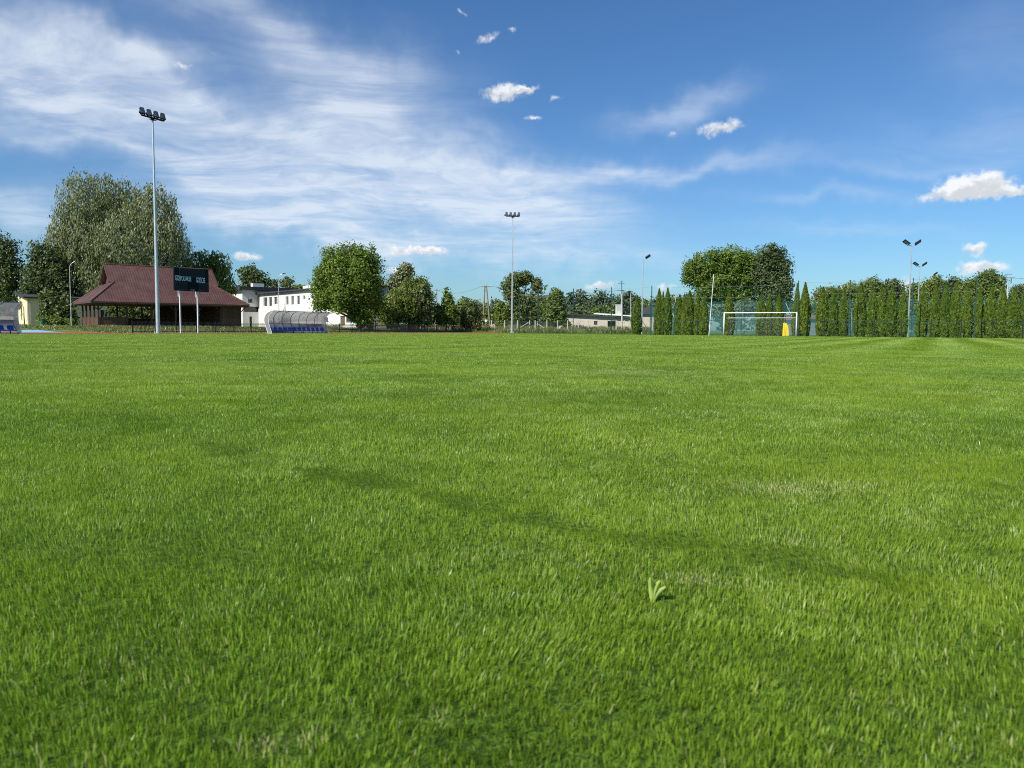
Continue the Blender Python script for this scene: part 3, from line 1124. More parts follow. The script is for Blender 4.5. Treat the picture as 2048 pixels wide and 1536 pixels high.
def white_building():
    N1 = Vector((0.62, -0.785, 0)).normalized()      # along the bright long wall, towards us
    o, _ = on_line(517.5, Vector((-48.7, 148, 0)), N1)
    o.z = 0.55
    rz = math.atan2(N1.y, N1.x)
    root = thing('clubhouse', 'long white two storey flat roofed building with narrow upper windows beyond the dugout', 'building', o, rz)

    def t_of(px):
        return (on_line(px, o, N1)[1])

    def z_of(px, py):
        p, _ = on_line(px, o, N1)
        return P(px, py, p.y).z - 0.55
    Lb = t_of(714)
    H = 6.35
    D = 5.0
    specs = [(528, 535.5, 613.5, 595), (538.5, 545, 613, 594.5), (549, 555.8, 609, 594), (572.3, 577.8, 610, 593),
             (583.5, 588.8, 610, 592.5), (595, 600.3, 609.5, 591.5), (606.8, 611.5, 599, 591.3)]
    holes = []
    for a, b, yb, yt in specs:
        holes.append((t_of(a), t_of(b), z_of(a, yb), z_of(a, yt)))
    doors = [(699, 707.5, 625.5, 601), (681, 690, 651, 632)]
    dh = []
    for a, b, yb, yt in doors:
        dh.append((t_of(a), t_of(b), max(0.02, z_of(a, yb)), z_of(a, yt)))
    lowwin = (t_of(649), t_of(656.5), z_of(650, 645.5), z_of(650, 634.8))
    w = MB()
    wall_with_holes(w, 0, Lb, 0, H, holes + dh + [lowwin], 0, 0.35)
    w.box(Lb - .35, Lb, .351, D, 0, H).box(0, .35, .351, D, 0, H).box(.351, Lb - .351, D - .35, D, 0, H)
    w.build('wall', M_PLASTER, root)
    for h in holes + [lowwin]:
        window(root, h[0], h[2], h[3], h[1] - h[0], 0.14)
    for h in dh:
        d = MB().box(h[0] + .02, h[1] - .02, .15, .22, h[2], h[3] - .02).build('door', M_WOODLIGHT, root)
        MB().box(h[0] + .12, h[0] + .18, .10, .149, h[2] + 1.0, h[2] + 1.12).build('handle', M_DARKMETAL, d)
    rf = MB()
    rf.box(-.5, Lb + .45, -.55, D + .4, H + .002, H + .24)
    r = rf.build('roof', M_ROOFDARK, root)
    for px_ in (583, 603):
        t = t_of(px_)
        MB().box(t, t + 3.2, 2.2, 3.4, H + .245, H + 1.05).build('chimney', M_PLASTER, r)
    MB().tube((t_of(616), 3.4, H + .2), (t_of(616), 3.4, H + 3.4), .035, n=5).build('aerial', M_DARKMETAL, r)
    bal = MB()
    b0, b1 = t_of(693.5), t_of(713.5)
    zb = z_of(700, 627.5)
    bal.box(b0, b1, -1.25, -.002, zb - .2, zb)
    bs = bal.build('balcony', M_PLASTER, root)
    rail = MB()
    for k in range(10):
        x = b0 + .05 + (b1 - b0 - .1) * k / 9
        rail.tube((x, -1.2, zb), (x, -1.2, zb + 1.0), .018, n=4)
    rail.tube((b0 + .05, -1.2, zb + 1.0), (b1 - .05, -1.2, zb + 1.0), .03, n=5)
    rail.build('railing', M_DARKMETAL, bs)
    dp = MB()
    tt = t_of(635.2)
    dp.tube((tt, -.08, .1), (tt, -.08, H), .06, n=6)
    dp.build('downpipe', M_GALV, root)
    band = MB()
    band.box(t_of(600), Lb, -.03, -.002, z_of(640, 626.5) - .06, z_of(640, 626.5) + .06)
    band.build('string_course', M_CONCRETE, root)

    # taller block behind, its long side in the shade
    C = ground_px(486, 146)
    C.z = 0.55
    r2 = thing('assembly_hall', 'taller white block with deep dark roof slab and shaded grey side behind the shelter', 'building', C, RZ_U)
    Ha = 7.1
    Ll = 18.0
    Lend = 9.0
    ww = (1.9, 2.75, 4.05, 5.0)

    def tu(px):
        return on_line(px, C, U)[1]
    ww = (tu(497.2), tu(505.6), P(500, 606, C.y + 1).z - .55, P(500, 597, C.y + 1).z - .55)
    rec = (tu(487.5), tu(519), P(500, 624, C.y + 1).z - .55, P(500, 613, C.y + 1).z - .55)
    dr = (tu(499.5), tu(504.5), 0.02, 2.1)
    a = MB()
    wall_with_holes(a, 0, Ll, 0, Ha, [ww, rec, dr], 0, .35)
    a.box(0, .35, .351, Lend, 0, Ha).box(Ll - .35, Ll, .351, Lend, 0, Ha).box(.351, Ll - .351, Lend - .35, Lend, 0, Ha)
    a.build('wall', M_PLASTER, r2)
    window(r2, ww[0], ww[2], ww[3], ww[1] - ww[0], 0.12)
    MB().box(rec[0], rec[1], .5, .6, rec[2] - .3, rec[3] + .3).build('window', M_GLASSDARK, r2)  # dark glass sheet stands in for the shade of the recess
    d = MB().box(dr[0] + .02, dr[1] - .02, .14, .22, .03, 2.08).build('door', M_DARKMETAL, r2)
    MB().box(dr[0] + .12, dr[0] + .18, .08, .139, 1.0, 1.12).build('handle', M_GALV, d)
    rr = MB().box(-.8, Ll + .5, -.9, Lend + .5, Ha + .002, Ha + .62).build('roof', M_ROOFDARK, r2)
    MB().box(3.2, 5.4, 3, 4.2, Ha + .63, Ha + 1.5).build('chimney', M_PLASTER, rr)


white_building()


def cream_building():
    o = ground_px(56, 112)
    o.z = 0.55
    root = thing('outbuilding', 'cream single storey building with dark lean roof behind the shelter at far left', 'building', o, RZ_U)
    H0, H1, Lx, D = P(56, 592.5, 112).z - .55, P(40, 584, 118).z - .55, 12.6, 9.5
    w = MB()
    holes = [(5.0, 6.2, 1.2, 2.6), (9.5, 10.7, 1.2, 2.6)]
    wall_with_holes(w, .301, Lx - .301, 0, H0 - .1, holes, 0, .3)
    for x in (0, Lx - .3):
        w.prism([(0, 0), (D, 0), (D, H1 - .1), (0, H0 - .1)], 'x', x, x + .3)
    w.box(.301, Lx - .301, D - .3, D, 0, H1 - .1)
    w.build('wall', M_CREAM, root)
    for h in holes:
        window(root, h[0], h[2], h[3], h[1] - h[0], .1)
    for y in (3.0, 5.6):
        e = MB().box(-.012, .02, y, y + .8, .9, 2.9).build('window', M_GLASSDARK, root)
        MB().box(-.03, -.013, y - .05, y + .85, .84, .9).build('sill', M_CONCRETE, e)
    rf = MB().slab((-.5, -.8, H0 - .08), (Lx + .4, -.8, H0 - .08), (Lx + .4, D + .4, H1 + .12), (-.5, D + .4, H1 + .12), .22)
    r = rf.build('roof', M_ROOFDARK, root)
    MB().tube((.1, -.1, 0), (.1, -.1, H0 - .3), .06, n=6).build('downpipe', M_GALV, root)
    return root


cream_building()


def farm_building():
    o = P(1117, 660, 142)
    o.z = 0.45
    root = thing('farm_shed', 'low beige shed with dark flat roof and black doorway behind the wire fence', 'building', o, math.atan2(-2, 14.5))
    Lx, D = 13.6, 8
    Ha, Hb = P(1117, 628.5, 142).z - .45, P(1258, 637, 140).z - .45
    dx0, dx1 = (1209 - 1117) / 141 * Lx, (1227 - 1117) / 141 * Lx
    wx0, wx1 = (1184 - 1117) / 141 * Lx, (1191 - 1117) / 141 * Lx

    def ht(x):
        return Ha + (Hb - Ha) * x / Lx
    w = MB()
    hl = ht(dx1) - .6
    wall_with_holes(w, 0, Lx, 0, hl, [(dx0, dx1, 0.0, 1.75), (wx0, wx1, 1.05, 1.75)], 0, .3)
    w.prism([(0, hl), (Lx, hl), (Lx, max(hl + .02, Hb - .02)), (0, Ha - .02)], 'y', 0, .3)
    for x in (0, Lx - .3):
        w.box(x, x + .3, .301, D, 0, ht(x + .15) - .03)
    w.build('wall', M_BEIGE, root)
    window(root, wx0, 1.05, 1.75, wx1 - wx0, .1, M_WOOD)
    MB().box(dx0, dx1, 1.2, 1.3, 0, 1.75).build('doorway_dark', M_BLACKPAINT, root)  # black panel stands in for the shade inside the doorway
    r = MB().slab((-.5, -.55, Ha + .2), (Lx + .4, -.55, Hb + .2), (Lx + .4, D, Hb + .35), (-.5, D, Ha + .35), .2).build('roof', M_ROOFDARK, root)
    MB().slab((6.4, -.1, ht(6.4) + .52), (Lx, .1, Hb + .50), (Lx, 5, Hb + .7), (6.4, 5, ht(6.4) + .72), .14).build('roof_sheet', M_WHITE, r)
    p = P(1238, 611, 144)
    q = thing('roof_hut', 'small grey block rising from the beige shed roof beside the concrete pole', 'hut', (P(1231, 611, 142.5).x, 142.5, Ha * .6 + .45), math.atan2(-2, 14.5))
    zt_ = p.z - q.location.z
    MB().box(0, 1.25, 0, 2.2, 0, zt_).build('wall', M_CONCRETE, q)
    MB().box(-.06, 1.31, -.06, 2.26, zt_ + .003, zt_ + .10).build('roof', M_WHITE, q)
    MB().box(.25, 1.0, -.012, .02, zt_ - 1.0, zt_ - .15).build('shutter', M_GALV, q)
    # a shorter wing to the left, half behind a bush
    o2 = P(1076, 660, 147)
    o2.z = .45
    r2 = thing('farm_outhouse', 'short pale gabled outhouse half hidden by the bush left of the beige shed', 'building', o2, 0)
    h2 = P(1076, 632, 147).z - .45
    g2 = MB().box(0, 3.6, 0, 5, 0, h2)
    g2.prism([(0, h2), (3.6, h2), (2.4, h2 + .45)], 'y', 0, 5)
    g2.build('wall', M_BEIGE, r2)
    MB().slab((-.25, -.3, h2 + .0), (2.4, -.3, h2 + .62), (2.4, 5.2, h2 + .62), (-.25, 5.2, h2 + .0), .1).slab((2.4, -.3, h2 + .62), (3.85, -.3, h2 + .08), (3.85, 5.2, h2 + .08), (2.4, 5.2, h2 + .62), .1).build('roof', M_ROOFDARK, r2)
    # plastered barn seen between the thujas
    o3 = P(1283, 655, 148)
    o3.z = .2
    r3 = thing('barn', 'pinkish plastered barn end showing in the gap between two thujas', 'building', o3, 0)
    h3 = P(1283, 629, 148).z - .2
    MB().box(0, 4.2, 0, 6, 0, h3).build('wall', M_BEIGE, r3)
    MB().slab((-.3, -.4, h3 + .1), (4.5, -.4, h3 + .1), (4.5, 6.3, h3 + 1.6), (-.3, 6.3, h3 + 1.6), .15).build('roof', M_ROOFDARK, r3)
    # shed with a red roof behind the goal
    for (a, b, yt, ym, yb, Y, lab) in ((1566, 1583, 629.5, 640, 668, 106, 'small shed with rust red roof edge just behind the yellow cover'),
                                      (1620, 1636, 629, 637.5, 668, 104, 'grey shed with rust red roof in the gap right of the goal')):
        o4 = P(a - 4, 660, Y)
        o4.z = 0
        wd = (b - a + 8) * Y / F_PX
        r4 = thing('garden_shed', lab, 'shed', o4, 0)
        hm, htp = P(a, ym, Y).z, P(a, yt, Y).z
        MB().box(.15, wd - .15, 0, 3, 0, hm).build('wall', mat('grey_boards', (0.22, 0.23, 0.24), 0.8), r4)
        MB().slab((0, -.4, hm), (wd, -.4, hm), (wd, 1.5, htp), (0, 1.5, htp), .08).slab((0, 1.5, htp), (wd, 1.5, htp), (wd, 3.4, hm), (0, 3.4, hm), .08).build('roof', M_PINKROOF, r4)


farm_building()


def far_house():
    o = P(118, 640, 150)
    o.z = .55
    r = thing('house', 'distant house with faded red roof glimpsed through the dark maple', 'house', o, R(20))
    h0, h1 = P(118, 580, 150).z - .55, P(118, 559, 150).z - .55
    g = MB().box(0, 9, 0, 8, 0, h0)
    g.prism([(0, h0), (8, h0), (4, h1 - .1)], 'x', 0, 9)
    g.build('wall', M_CREAM, r)
    MB().slab((-.4, -.4, h0 - .2), (9.4, -.4, h0 - .2), (9.4, 4, h1 + .1), (-.4, 4, h1 + .1), .15).slab((-.4, 4, h1 + .1), (9.4, 4, h1 + .1), (9.4, 8.4, h0 - .2), (-.4, 8.4, h0 - .2), .15).build('roof', mat('bright_red_tiles', (0.36, 0.11, 0.08), 0.8), r)
    o = P(1204, 640, 330)
    o.z = 0
    r = thing('house', 'tiny white walled house on the wooded rise beyond the shed', 'house', o, R(5))
    zt_ = P(1204, 613, 330).z
    MB().box(-4, 4, 0, 7, 0, zt_ - 1.6).build('wall', M_WHITE, r)
    MB().slab((-4.5, -.5, zt_ - 1.7), (4.5, -.5, zt_ - 1.7), (4.5, 3.5, zt_), (-4.5, 3.5, zt_), .2).build('roof', M_WHITE, r)


far_house()


# ------------------------------------------------------------------ floodlights
def make_floodlight(loc, label, tilt=0.0, H=17.4, first=None):
    if first:
        r = dup(first)
        r.location = loc
        r['label'] = label
        r.rotation_euler[2] = R(8)
        return r
    root = thing('floodlight_mast', label, 'floodlight', loc, RZ_T, 'tall floodlight masts along the track side')
    m = MB()
    m.tube((0, 0, .06), (0, 0, 5.6), .165, .140, 14).tube((0, 0, 5.6), (0, 0, 11.4), .130, .100, 14).tube((0, 0, 11.4), (0, 0, H), .092, .062, 14)
    m.build('mast', M_GALV, root, False)
    b = MB()
    b.tube((0, 0, 0), (0, 0, .06), .32, .32, 14)
    for k in range(4):
        a = R(45 + 90 * k)
        b.tube((.25 * math.cos(a), .25 * math.sin(a), .05), (.25 * math.cos(a), .25 * math.sin(a), .22), .035, n=6)
        b.prism([(0, 0), (.16, 0), (0, .34)], 'y', -.012, .012) if k == 0 else None
    b.build('base_plate', M_GALV, root)
    c = MB()
    c.box(-1.02, 1.02, -.06, .06, H + .10, H + .21)
    c.tube((0, 0, H - .05), (0, 0, H + .10), .11, .16, 10)
    c.box(-.30, .30, -.10, .10, H - .0, H + .03)
    c.build('crossbar', M_DARKMETAL, root)
    for k in range(4):
        x = -.93 + .62 * k
        lm = MB()
        M_ = Matrix.Translation((x, -.10, H + .50)) @ Matrix.Rotation(R(-24), 4, 'X') @ Matrix.Rotation(R(-4 + 3 * k), 4, 'Y')
        lm.obox(M_, .16, .035, .29)
        for q in range(5):
            lm.obox(M_ @ Matrix.Translation((-.15 + .075 * q, .085, 0)), .012, .055, .27)
        lm.obox(M_ @ Matrix.Translation((0, .02, -.34)), .03, .03, .10)
        lo = lm.build('lamp', M_DARKMETAL, root)
        gl = MB()
        for q in range(3):
            gl.obox(M_ @ Matrix.Translation((-.105 + .105 * q, -.040, 0)), .030, .006, .26)
        gl.build('lens', M_LENS, lo)
        lw = MB()
        M_ = Matrix.Translation((x - .27, -.16, H + .32)) @ Matrix.Rotation(R(-38), 4, 'X') @ Matrix.Rotation(R(22), 4, 'Y')
        lw.obox(M_, .09, .05, .13)
        for q in range(3):
            lw.obox(M_ @ Matrix.Translation((-.07 + .07 * q, .07, 0)), .01, .03, .12)
        lw.obox(Matrix.Translation((x - .20, -.08, H + .24)), .03, .05, .08)
        l2 = lw.build('lamp', M_DARKMETAL, root)
        MB().obox(M_ @ Matrix.Translation((0, -.055, 0)), .075, .006, .11).build('lens', M_LENS, l2)
    return root


fl = make_floodlight(on_line(316.3, LAMP0, TD)[0], 'tall galvanised floodlight mast standing in front of the tiled shelter')
make_floodlight(on_line(1024, LAMP0 + Vector((0, .6, 0)), TD)[0], 'tall galvanised floodlight mast in front of the round tree with a hole', first=fl)


def court_light(px, Y, ytop, heads, label):
    p = ground_px(px, Y)
    H = P(px, ytop, Y).z - p.z
    root = thing('court_light', label, 'floodlight', p, 0, 'lower court lights beyond the thujas')
    m = MB().tube((0, 0, 0), (0, 0, H * .45), .10, .085, 10).tube((0, 0, H * .45), (0, 0, H), .075, .05, 10)
    m.build('mast', M_GALV, root)
    a = MB()
    for hd in heads:
        a.tube((0, 0, H - .03), (hd * .62, -.05, H + .12), .035, n=6)
    a.build('bracket', M_GALV, root)
    for hd in heads:
        M_ = Matrix.Translation((hd * .66, -.08, H + .36)) @ Matrix.Rotation(R(-34 * hd), 4, 'Y') @ Matrix.Rotation(R(-40), 4, 'X')
        l = MB().obox(M_, .40, .22, .05)
        for q in range(4):
            l.obox(M_ @ Matrix.Translation((-.27 + .18 * q, 0, .08)), .02, .19, .035)
        lo = l.build('lamp', M_DARKMETAL, root)
        MB().obox(M_ @ Matrix.Translation((0, -.02, -.053)), .31, .14, .006).build('lens', M_LENS, lo)


court_light(1816, 90, 491.5, (-1, 1), 'tallest looking twin headed court light in the gap between thujas')
court_light(1834, 116, 533, (-1, 1), 'shorter twin headed court light just right of the tallest one')
court_light(1858, 138, 551.5, (1,), 'single headed court light above the thujas right of the twin headed pair')
court_light(1283.5, 110, 518.5, (1,), 'lone single headed court light above the leftmost thuja')


def street_lamp(px, Y, ytop, reach, label, ybase=None):
    p = ground_px(px, Y)
    H = P(px, ytop, Y).z - p.z
    root = thing('street_lamp', label, 'street lamp', p, 0, 'street lamps with curved arms')
    MB().tube((0, 0, 0), (0, 0, 1.2), .085, .08, 10).tube((0, 0, 1.2), (0, 0, H - .9), .055, .04, 10).build('pole', M_GALV, root)
    pts = [(0, 0, H - .9)] + [(reach * (1 - math.cos(a)) * .9, 0, H - .9 + .85 * math.sin(a)) for a in np.linspace(.15, 1.35, 7)]
    MB().path(pts, .042, 6).build('arm', M_GALV, root)
    e = pts[-1]
    l = MB().prism([(e[0] - .05, e[2] - .05), (e[0] + .50, e[2] + .06), (e[0] + .50, e[2] + .12), (e[0] + .1, e[2] + .12)], 'y', -.12, .12)
    lo = l.build('lamp_head', M_DARKMETAL, root)
    MB().prism([(e[0] + .05, e[2] - .035), (e[0] + .42, e[2] + .04), (e[0] + .42, e[2] + .03), (e[0] + .05, e[2] - .05)], 'y', -.09, .09).build('lens', M_LENS, lo)


street_lamp(143.5, 93, 522, 1.0, 'slim curved arm street lamp beside the left end of the shelter')
street_lamp(558.5, 122, 547, .9, 'slim curved arm street lamp in front of the white building')


# ------------------------------------------------------------------ scoreboard
def scoreboard():
    pL = on_line(361.5, LAMP0 + Vector((.2, -.1, 0)), TD)
    pR = on_line(396.5, LAMP0 + Vector((.2, -.1, 0)), TD)
    a, b = pL[0], pR[0]
    sp = (b - a).length
    x0 = on_line(350.5, LAMP0 + Vector((.2, -.1, 0)), TD)[1] - pL[1]
    x1 = on_line(418, LAMP0 + Vector((.2, -.1, 0)), TD)[1] - pL[1]
    root = thing('scoreboard', 'black electronic scoreboard on two pale posts lettered GOSPODARZE and GOŚCIE', 'scoreboard', a, RZ_T)
    z0, z1 = P(351, 580.8, a.y).z, P(351, 535, a.y).z
    z0, z1 = z0 - .02, z1
    W, Hh = x1 - x0, z1 - z0
    bx = MB().box(x0, x1, -.10, .10, z0, z1)
    bd = bx.build('display_panel', mat('black_board', (0.008, 0.010, 0.016), 0.6, 0, 0.2, 1.0, spec=0.15), root)
    for x in (0, sp):
        p = MB()
        p.box(x - .048, x + .048, -.048, .048, 0, z0 - .002)
        p.box(x - .07, x + .07, .102, .16, z0 - .5, z1 - .2)
        p.box(x - .14, x + .14, -.14, .14, 0, .03)
        p.build('post', mat('pale_grey_paint', (0.62, 0.62, 0.60), .5, 0, .06), root)
    fr = mat('grey_bezel', (0.10, 0.115, 0.14), 0.4, 0, .1)
    dk = mat('dark_display', (0.010, 0.013, 0.020), 0.4, 0, .1, spec=0.2)

    def cell(fx0, fx1, fz0, fz1, nm):
        u0, u1 = x0 + fx0 * W, x0 + fx1 * W
        w0, w1 = z1 - fz1 * Hh, z1 - fz0 * Hh
        c = MB().box(u0, u1, -.118, -.102, w0, w1).build(nm, dk, bd)
        e = MB()
        t = .022
        e.box(u0 - t, u0, -.130, -.102, w0 - t, w1 + t).box(u1, u1 + t, -.112, -.102, w0 - t, w1 + t)
        e.box(u0, u1, -.122, -.102, w0 - t, w0).box(u0, u1, -.112, -.102, w1, w1 + t)
        e.build('bezel', fr, bd)
    cell(.14, .86, .03, .36, 'clock_window')
    cell(.025, .34, .63, .95, 'score_window')
    cell(.70, .975, .63, .95, 'score_window')
    pl = MB()
    for k in range(2):
        pl.box(x0 + .44 * W, x0 + .57 * W, -.112, -.102, z1 - (.93 + .035 * k) * Hh, z1 - (.915 + .035 * k) * Hh)
    pl.build('maker_plate', mat('pale_print', (0.35, 0.35, 0.37), .6), bd)
    for s_, f0, f1, fz in (('GOSPODARZE', .012, .475, .47), ('GOŚCIE', .615, .885, .50)):
        cu = bpy.data.curves.new('lettering', 'FONT')
        cu.body = s_
        cu.align_x, cu.align_y = 'CENTER', 'CENTER'
        cu.size, cu.extrude, cu.offset = 1.0, .004, .010
        tmp = bpy.data.objects.new('lettering', cu)
        COL.objects.link(tmp)
        bpy.context.view_layer.update()
        me = bpy.data.meshes.new_from_object(tmp.evaluated_get(bpy.context.evaluated_depsgraph_get()))
        bpy.data.objects.remove(tmp)
        me.materials.clear()
        o = link('lettering', me, mat('white_letters', (0.95, 0.95, 0.95), .5, 0, .02), bd)
        o.rotation_euler = (R(90), 0, 0)
        xs_ = [v.co.x for v in me.vertices]
        o.location = (x0 + (f0 + f1) / 2 * W, -.108, z1 - fz * Hh)
        o.scale = ((f1 - f0) * W / (max(xs_) - min(xs_)), .62, 1)


scoreboard()


# ------------------------------------------------------------------ dugouts
def make_dugout(p, label, length, nseat):
    root = thing('dugout', label, 'dugout', p, RZ_T, 'curved smoky plastic team dugouts')
    prof = [(.10, .06), (.34, .55), (.52, .95), (.58, 1.25), (.52, 1.55), (.34, 1.83), (.06, 2.02), (-.30, 2.13), (-.62, 2.17)]

    def shell(nm, pts, m):
        b = MB()
        v = [(x, y, z) for y, z in pts for x in (.02, length - .02)]
        b.add(v, [(2 * i, 2 * i + 1, 2 * i + 3, 2 * i + 2) for i in range(len(pts) - 1)])
        o = b.build(nm, m, root, True)
        sd = o.modifiers.new('sheet', 'SOLIDIFY')
        sd.thickness = .010
    shell('canopy', prof[2:], M_POLY)
    shell('back_panel', prof[:3], M_POLYLOW)
    for x in (0, length):
        poly = [(y - .01, z) for y, z in prof] + [(-.52, 2.05), (-.28, 1.9), (-.06, 1.65), (.02, 1.3), (-.04, .95), (-.22, .5), (-.42, .06)]
        MB().prism(poly, 'x', x - .008, x + .008).build('side_panel', M_POLY, root)
        e = MB().path([(x, y, z) for y, z in poly[9:]], .019, 6).path([(x, y, z) for y, z in prof], .022, 6)
        e.box(x - .05, x + .05, -.46, .16, 0, .06)
        e.build('end_frame', M_WHITE, root)
    nr = 7
    for k in range(1, nr):
        x = length * k / nr
        MB().path([(x, y - .035, z) for y, z in prof], .024, 5).build('rib', M_DARKMETAL, root)
    rl = MB()
    rl.tube((0, .42, .97), (length, .42, .97), .03, n=6).tube((0, -.62, 2.17), (length, -.62, 2.17), .03, n=6).tube((0, .05, .08), (length, .05, .08), .03, n=6)
    rl.build('rail', mat('grey_blue_rail', (0.20, 0.26, 0.32), .4, .3), root)
    bn = MB().box(.15, length - .15, -.16, .12, .21, .255)
    for k in range(6):
        x = .5 + (length - 1.0) * k / 5
        bn.box(x - .025, x + .025, .04, .10, .02, .209)
    bn.build('bench_frame', mat('blue_rail', (0.02, 0.05, 0.20), .4, .2), root)
    first = None
    for k in range(nseat):
        x = .42 + (length - .84) * k / (nseat - 1)
        if first is None:
            s = MB()
            pr = [(-.30, .46), (-.34, .44), (-.30, .425), (-.02, .425), (.06, .48), (.15, .76), (.12, .77), (.03, .52), (-.04, .47)]
            s.prism(pr, 'x', -.18, .18)
            s.prism([(-.30, .455), (-.02, .455), (.05, .53), (.14, .70), (.15, .67), (.06, .47), (-.02, .42), (-.30, .42)], 'x', -.215, -.181)
            s.prism([(-.30, .455), (-.02, .455), (.05, .53), (.14, .70), (.15, .67), (.06, .47), (-.02, .42), (-.30, .42)], 'x', .181, .215)
            first = s.build('seat', M_BLUESEAT, root)
            first.location = (x, .12, -.16)
        else:
            c = dup(first, root)
            c.location.x = x
    return root


dl = LAMP0 + Vector((.55, -.35, 0))
pa, ta = on_line(537.5, dl, TD)
pb, tb = on_line(652, dl, TD)
make_dugout(pa, 'curved smoky dugout with a full row of blue seats in front of the white building', tb - ta, 12)
pe, te = on_line(37.0, dl, TD)
make_dugout(dl + TD * (te - (tb - ta)), 'curved smoky dugout with blue seats cut off by the left edge', tb - ta, 12)


# ------------------------------------------------------------------ fences
def picket_fence():
    fo = LAMP0 + Vector((-TD.y, TD.x, 0)) * 6.9
    a, t0 = on_line(265, fo, TD)
    b, t1 = on_line(924, fo, TD)
    root = thing('railing_fence', 'low black metal picket fence along the outer edge of the red track', 'fence', a, RZ_T)
    L = t1 - t0
    n = 24
    st = L / n
    Hh = 1.06
    for k in range(n + 1):
        MB().box(k * st - .03, k * st + .03, -.03, .03, 0, Hh + .06).build('post', M_BLACKPAINT, root)
    for k in range(n):
        p = MB()
        x0, x1 = k * st + .04, (k + 1) * st - .04
        p.box(x0, x1, -.018, .018, .12, .155).box(x0, x1, -.018, .018, Hh - .16, Hh - .125)
        q = x0 + .07
        while q < x1 - .03:
            p.box(q - .013, q + .013, -.013, .013, .06, Hh)
            q += .135
        p.build('picket_panel', M_BLACKPAINT, root)


picket_fence()


def wire_fence():
    xs = [745, 779, 811, 840.5, 870.5, 900, 929, 957, 983, 1009, 1034.5, 1059, 1070, 1093.5, 1115, 1135, 1156.5, 1176, 1195.5, 1214, 1232, 1248, 1258]
    pts = []
    for px_ in xs:
        Y = 122 + 6 * (px_ - 745) / 500
        pts.append(ground_px(px_, Y))
    o = pts[0]
    root = thing('wire_fence', 'long wire mesh fence on pale concrete posts with white plinth behind the pitch', 'fence', o, 0)
    for i, p in enumerate(pts):
        q = p - o
        h = 1.72
        MB().box(q.x - .075, q.x + .075, q.y - .07, q.y + .07, q.z - .2, q.z + h).build('post', M_CONCRETE, root)
    for i in range(len(pts) - 1):
        a, b = pts[i] - o, pts[i + 1] - o
        w = MB()
        for z in (.35, .75, 1.15, 1.55):
            w.tube((a.x, a.y, a.z + z), (b.x, b.y, b.z + z), .006, n=4)
        w.quad((a.x, a.y, a.z + .2), (b.x, b.y, b.z + .2), (b.x, b.y, b.z + 1.6), (a.x, a.y, a.z + 1.6))
        w.build('wire_panel', M_WIRE, root)
        if i > 5:
            MB().slab((a.x, a.y - .08, a.z + .26), (b.x, b.y - .08, b.z + .26), (b.x, b.y + .08, b.z + .26), (a.x, a.y + .08, a.z + .26), .4).build('plinth', M_CONCRETE, root)
    for (pa_, pb_, ya, yb) in ((1041, 1057, 655, 645), (1088, 1076, 656, 648)):
        a, b = P(pa_, ya, 125.2) - o, P(pb_, yb, 125.4) - o
        MB().tube(a, b, .06, n=6).build('brace', M_CONCRETE, root)


M_WIRE = mesh_mat('wire_mesh', (0.20, 0.22, 0.20), 0.055, 0.045)
M_NET = mesh_mat('green_net', (0.02, 0.12, 0.10), 0.12, 0.010)
M_GOALNET = mesh_mat('goal_net', (0.30, 0.36, 0.33), 0.12, 0.028)
M_SCREEN = mesh_mat('teal_screen', (0.035, 0.17, 0.16), 0.05, 0.12, 0.0)
M_DENSE = mat('teal_windbreak', (0.045, 0.185, 0.175), 0.8, 0, 0.10, 0.8, trans=0.55)
wire_fence()

BK = Vector((TD.x, TD.y, 0))


def ball_stop():
    line = GOAL0 + BK * 4.6
    posts = [(1038.5, 595), (1076, 579), (1146, 577), (1222, 574.5), (1302, 571.5), (1482, 570), (1594, 561), (1697, 560), (1822, 556), (1949, 553)]
    o = on_line(1038.5, line, GD)[0]
    root = thing('ball_stop_net', 'tall green ball stop net on dark green posts behind the goal', 'net', o, RZ_G)
    xs, hs = [], []
    for px_, yt in posts:
        p, t = on_line(px_, line, GD)
        x = (p - o).dot(GD)
        h = P(px_, yt, p.y).z
        xs.append(x)
        hs.append(h)
        b = MB().box(x - .042, x + .042, -.042, .042, 0, h)
        b.build('post', M_GREENPOST, root)
    for x1 in (xs[-1] + 7, xs[-1] + 14):
        xs.append(x1)
        hs.append(hs[-1])
        MB().box(x1 - .05, x1 + .05, -.05, .05, 0, hs[-1]).build('post', M_GREENPOST, root)
    for i in range(len(xs) - 1):
        n = MB()
        za, zb = hs[i] - .15, hs[i + 1] - .15
        if i == 0:
            za = zb
        mx = (xs[i] + xs[i + 1]) / 2
        n.add([(xs[i] + .05, 0, .05), (mx, 0, .05), (xs[i + 1] - .05, 0, .05), (xs[i + 1] - .05, 0, zb), (mx, 0, (za + zb) / 2 - .12), (xs[i] + .05, 0, za)], [(0, 1, 4, 5), (1, 2, 3, 4)])
        n.build('net', M_NET, root)
        c = MB()
        c.path([(xs[i] + .05, 0, za), (mx, 0, (za + zb) / 2 - .12), (xs[i + 1] - .05, 0, zb)], .008, 5)
        if 3 < i < 9:
            c.path([(xs[i] + .05, 0, za * .78), (xs[i + 1] - .05, 0, zb * .78)], .007, 5)
        c.build('cable', mat('pale_rope', (0.22, 0.27, 0.25), .7), root)
    br = MB()
    for px_, d in ((1482, 1.8), (1302, -1.5), (1697, 1.2)):
        x = (on_line(px_, line, GD)[0] - o).dot(GD)
        br.tube((x + .06, 0, .05), (x + d, .25, 2.05), .035, n=6)
    br.build('brace', M_GREENPOST, root)


ball_stop()


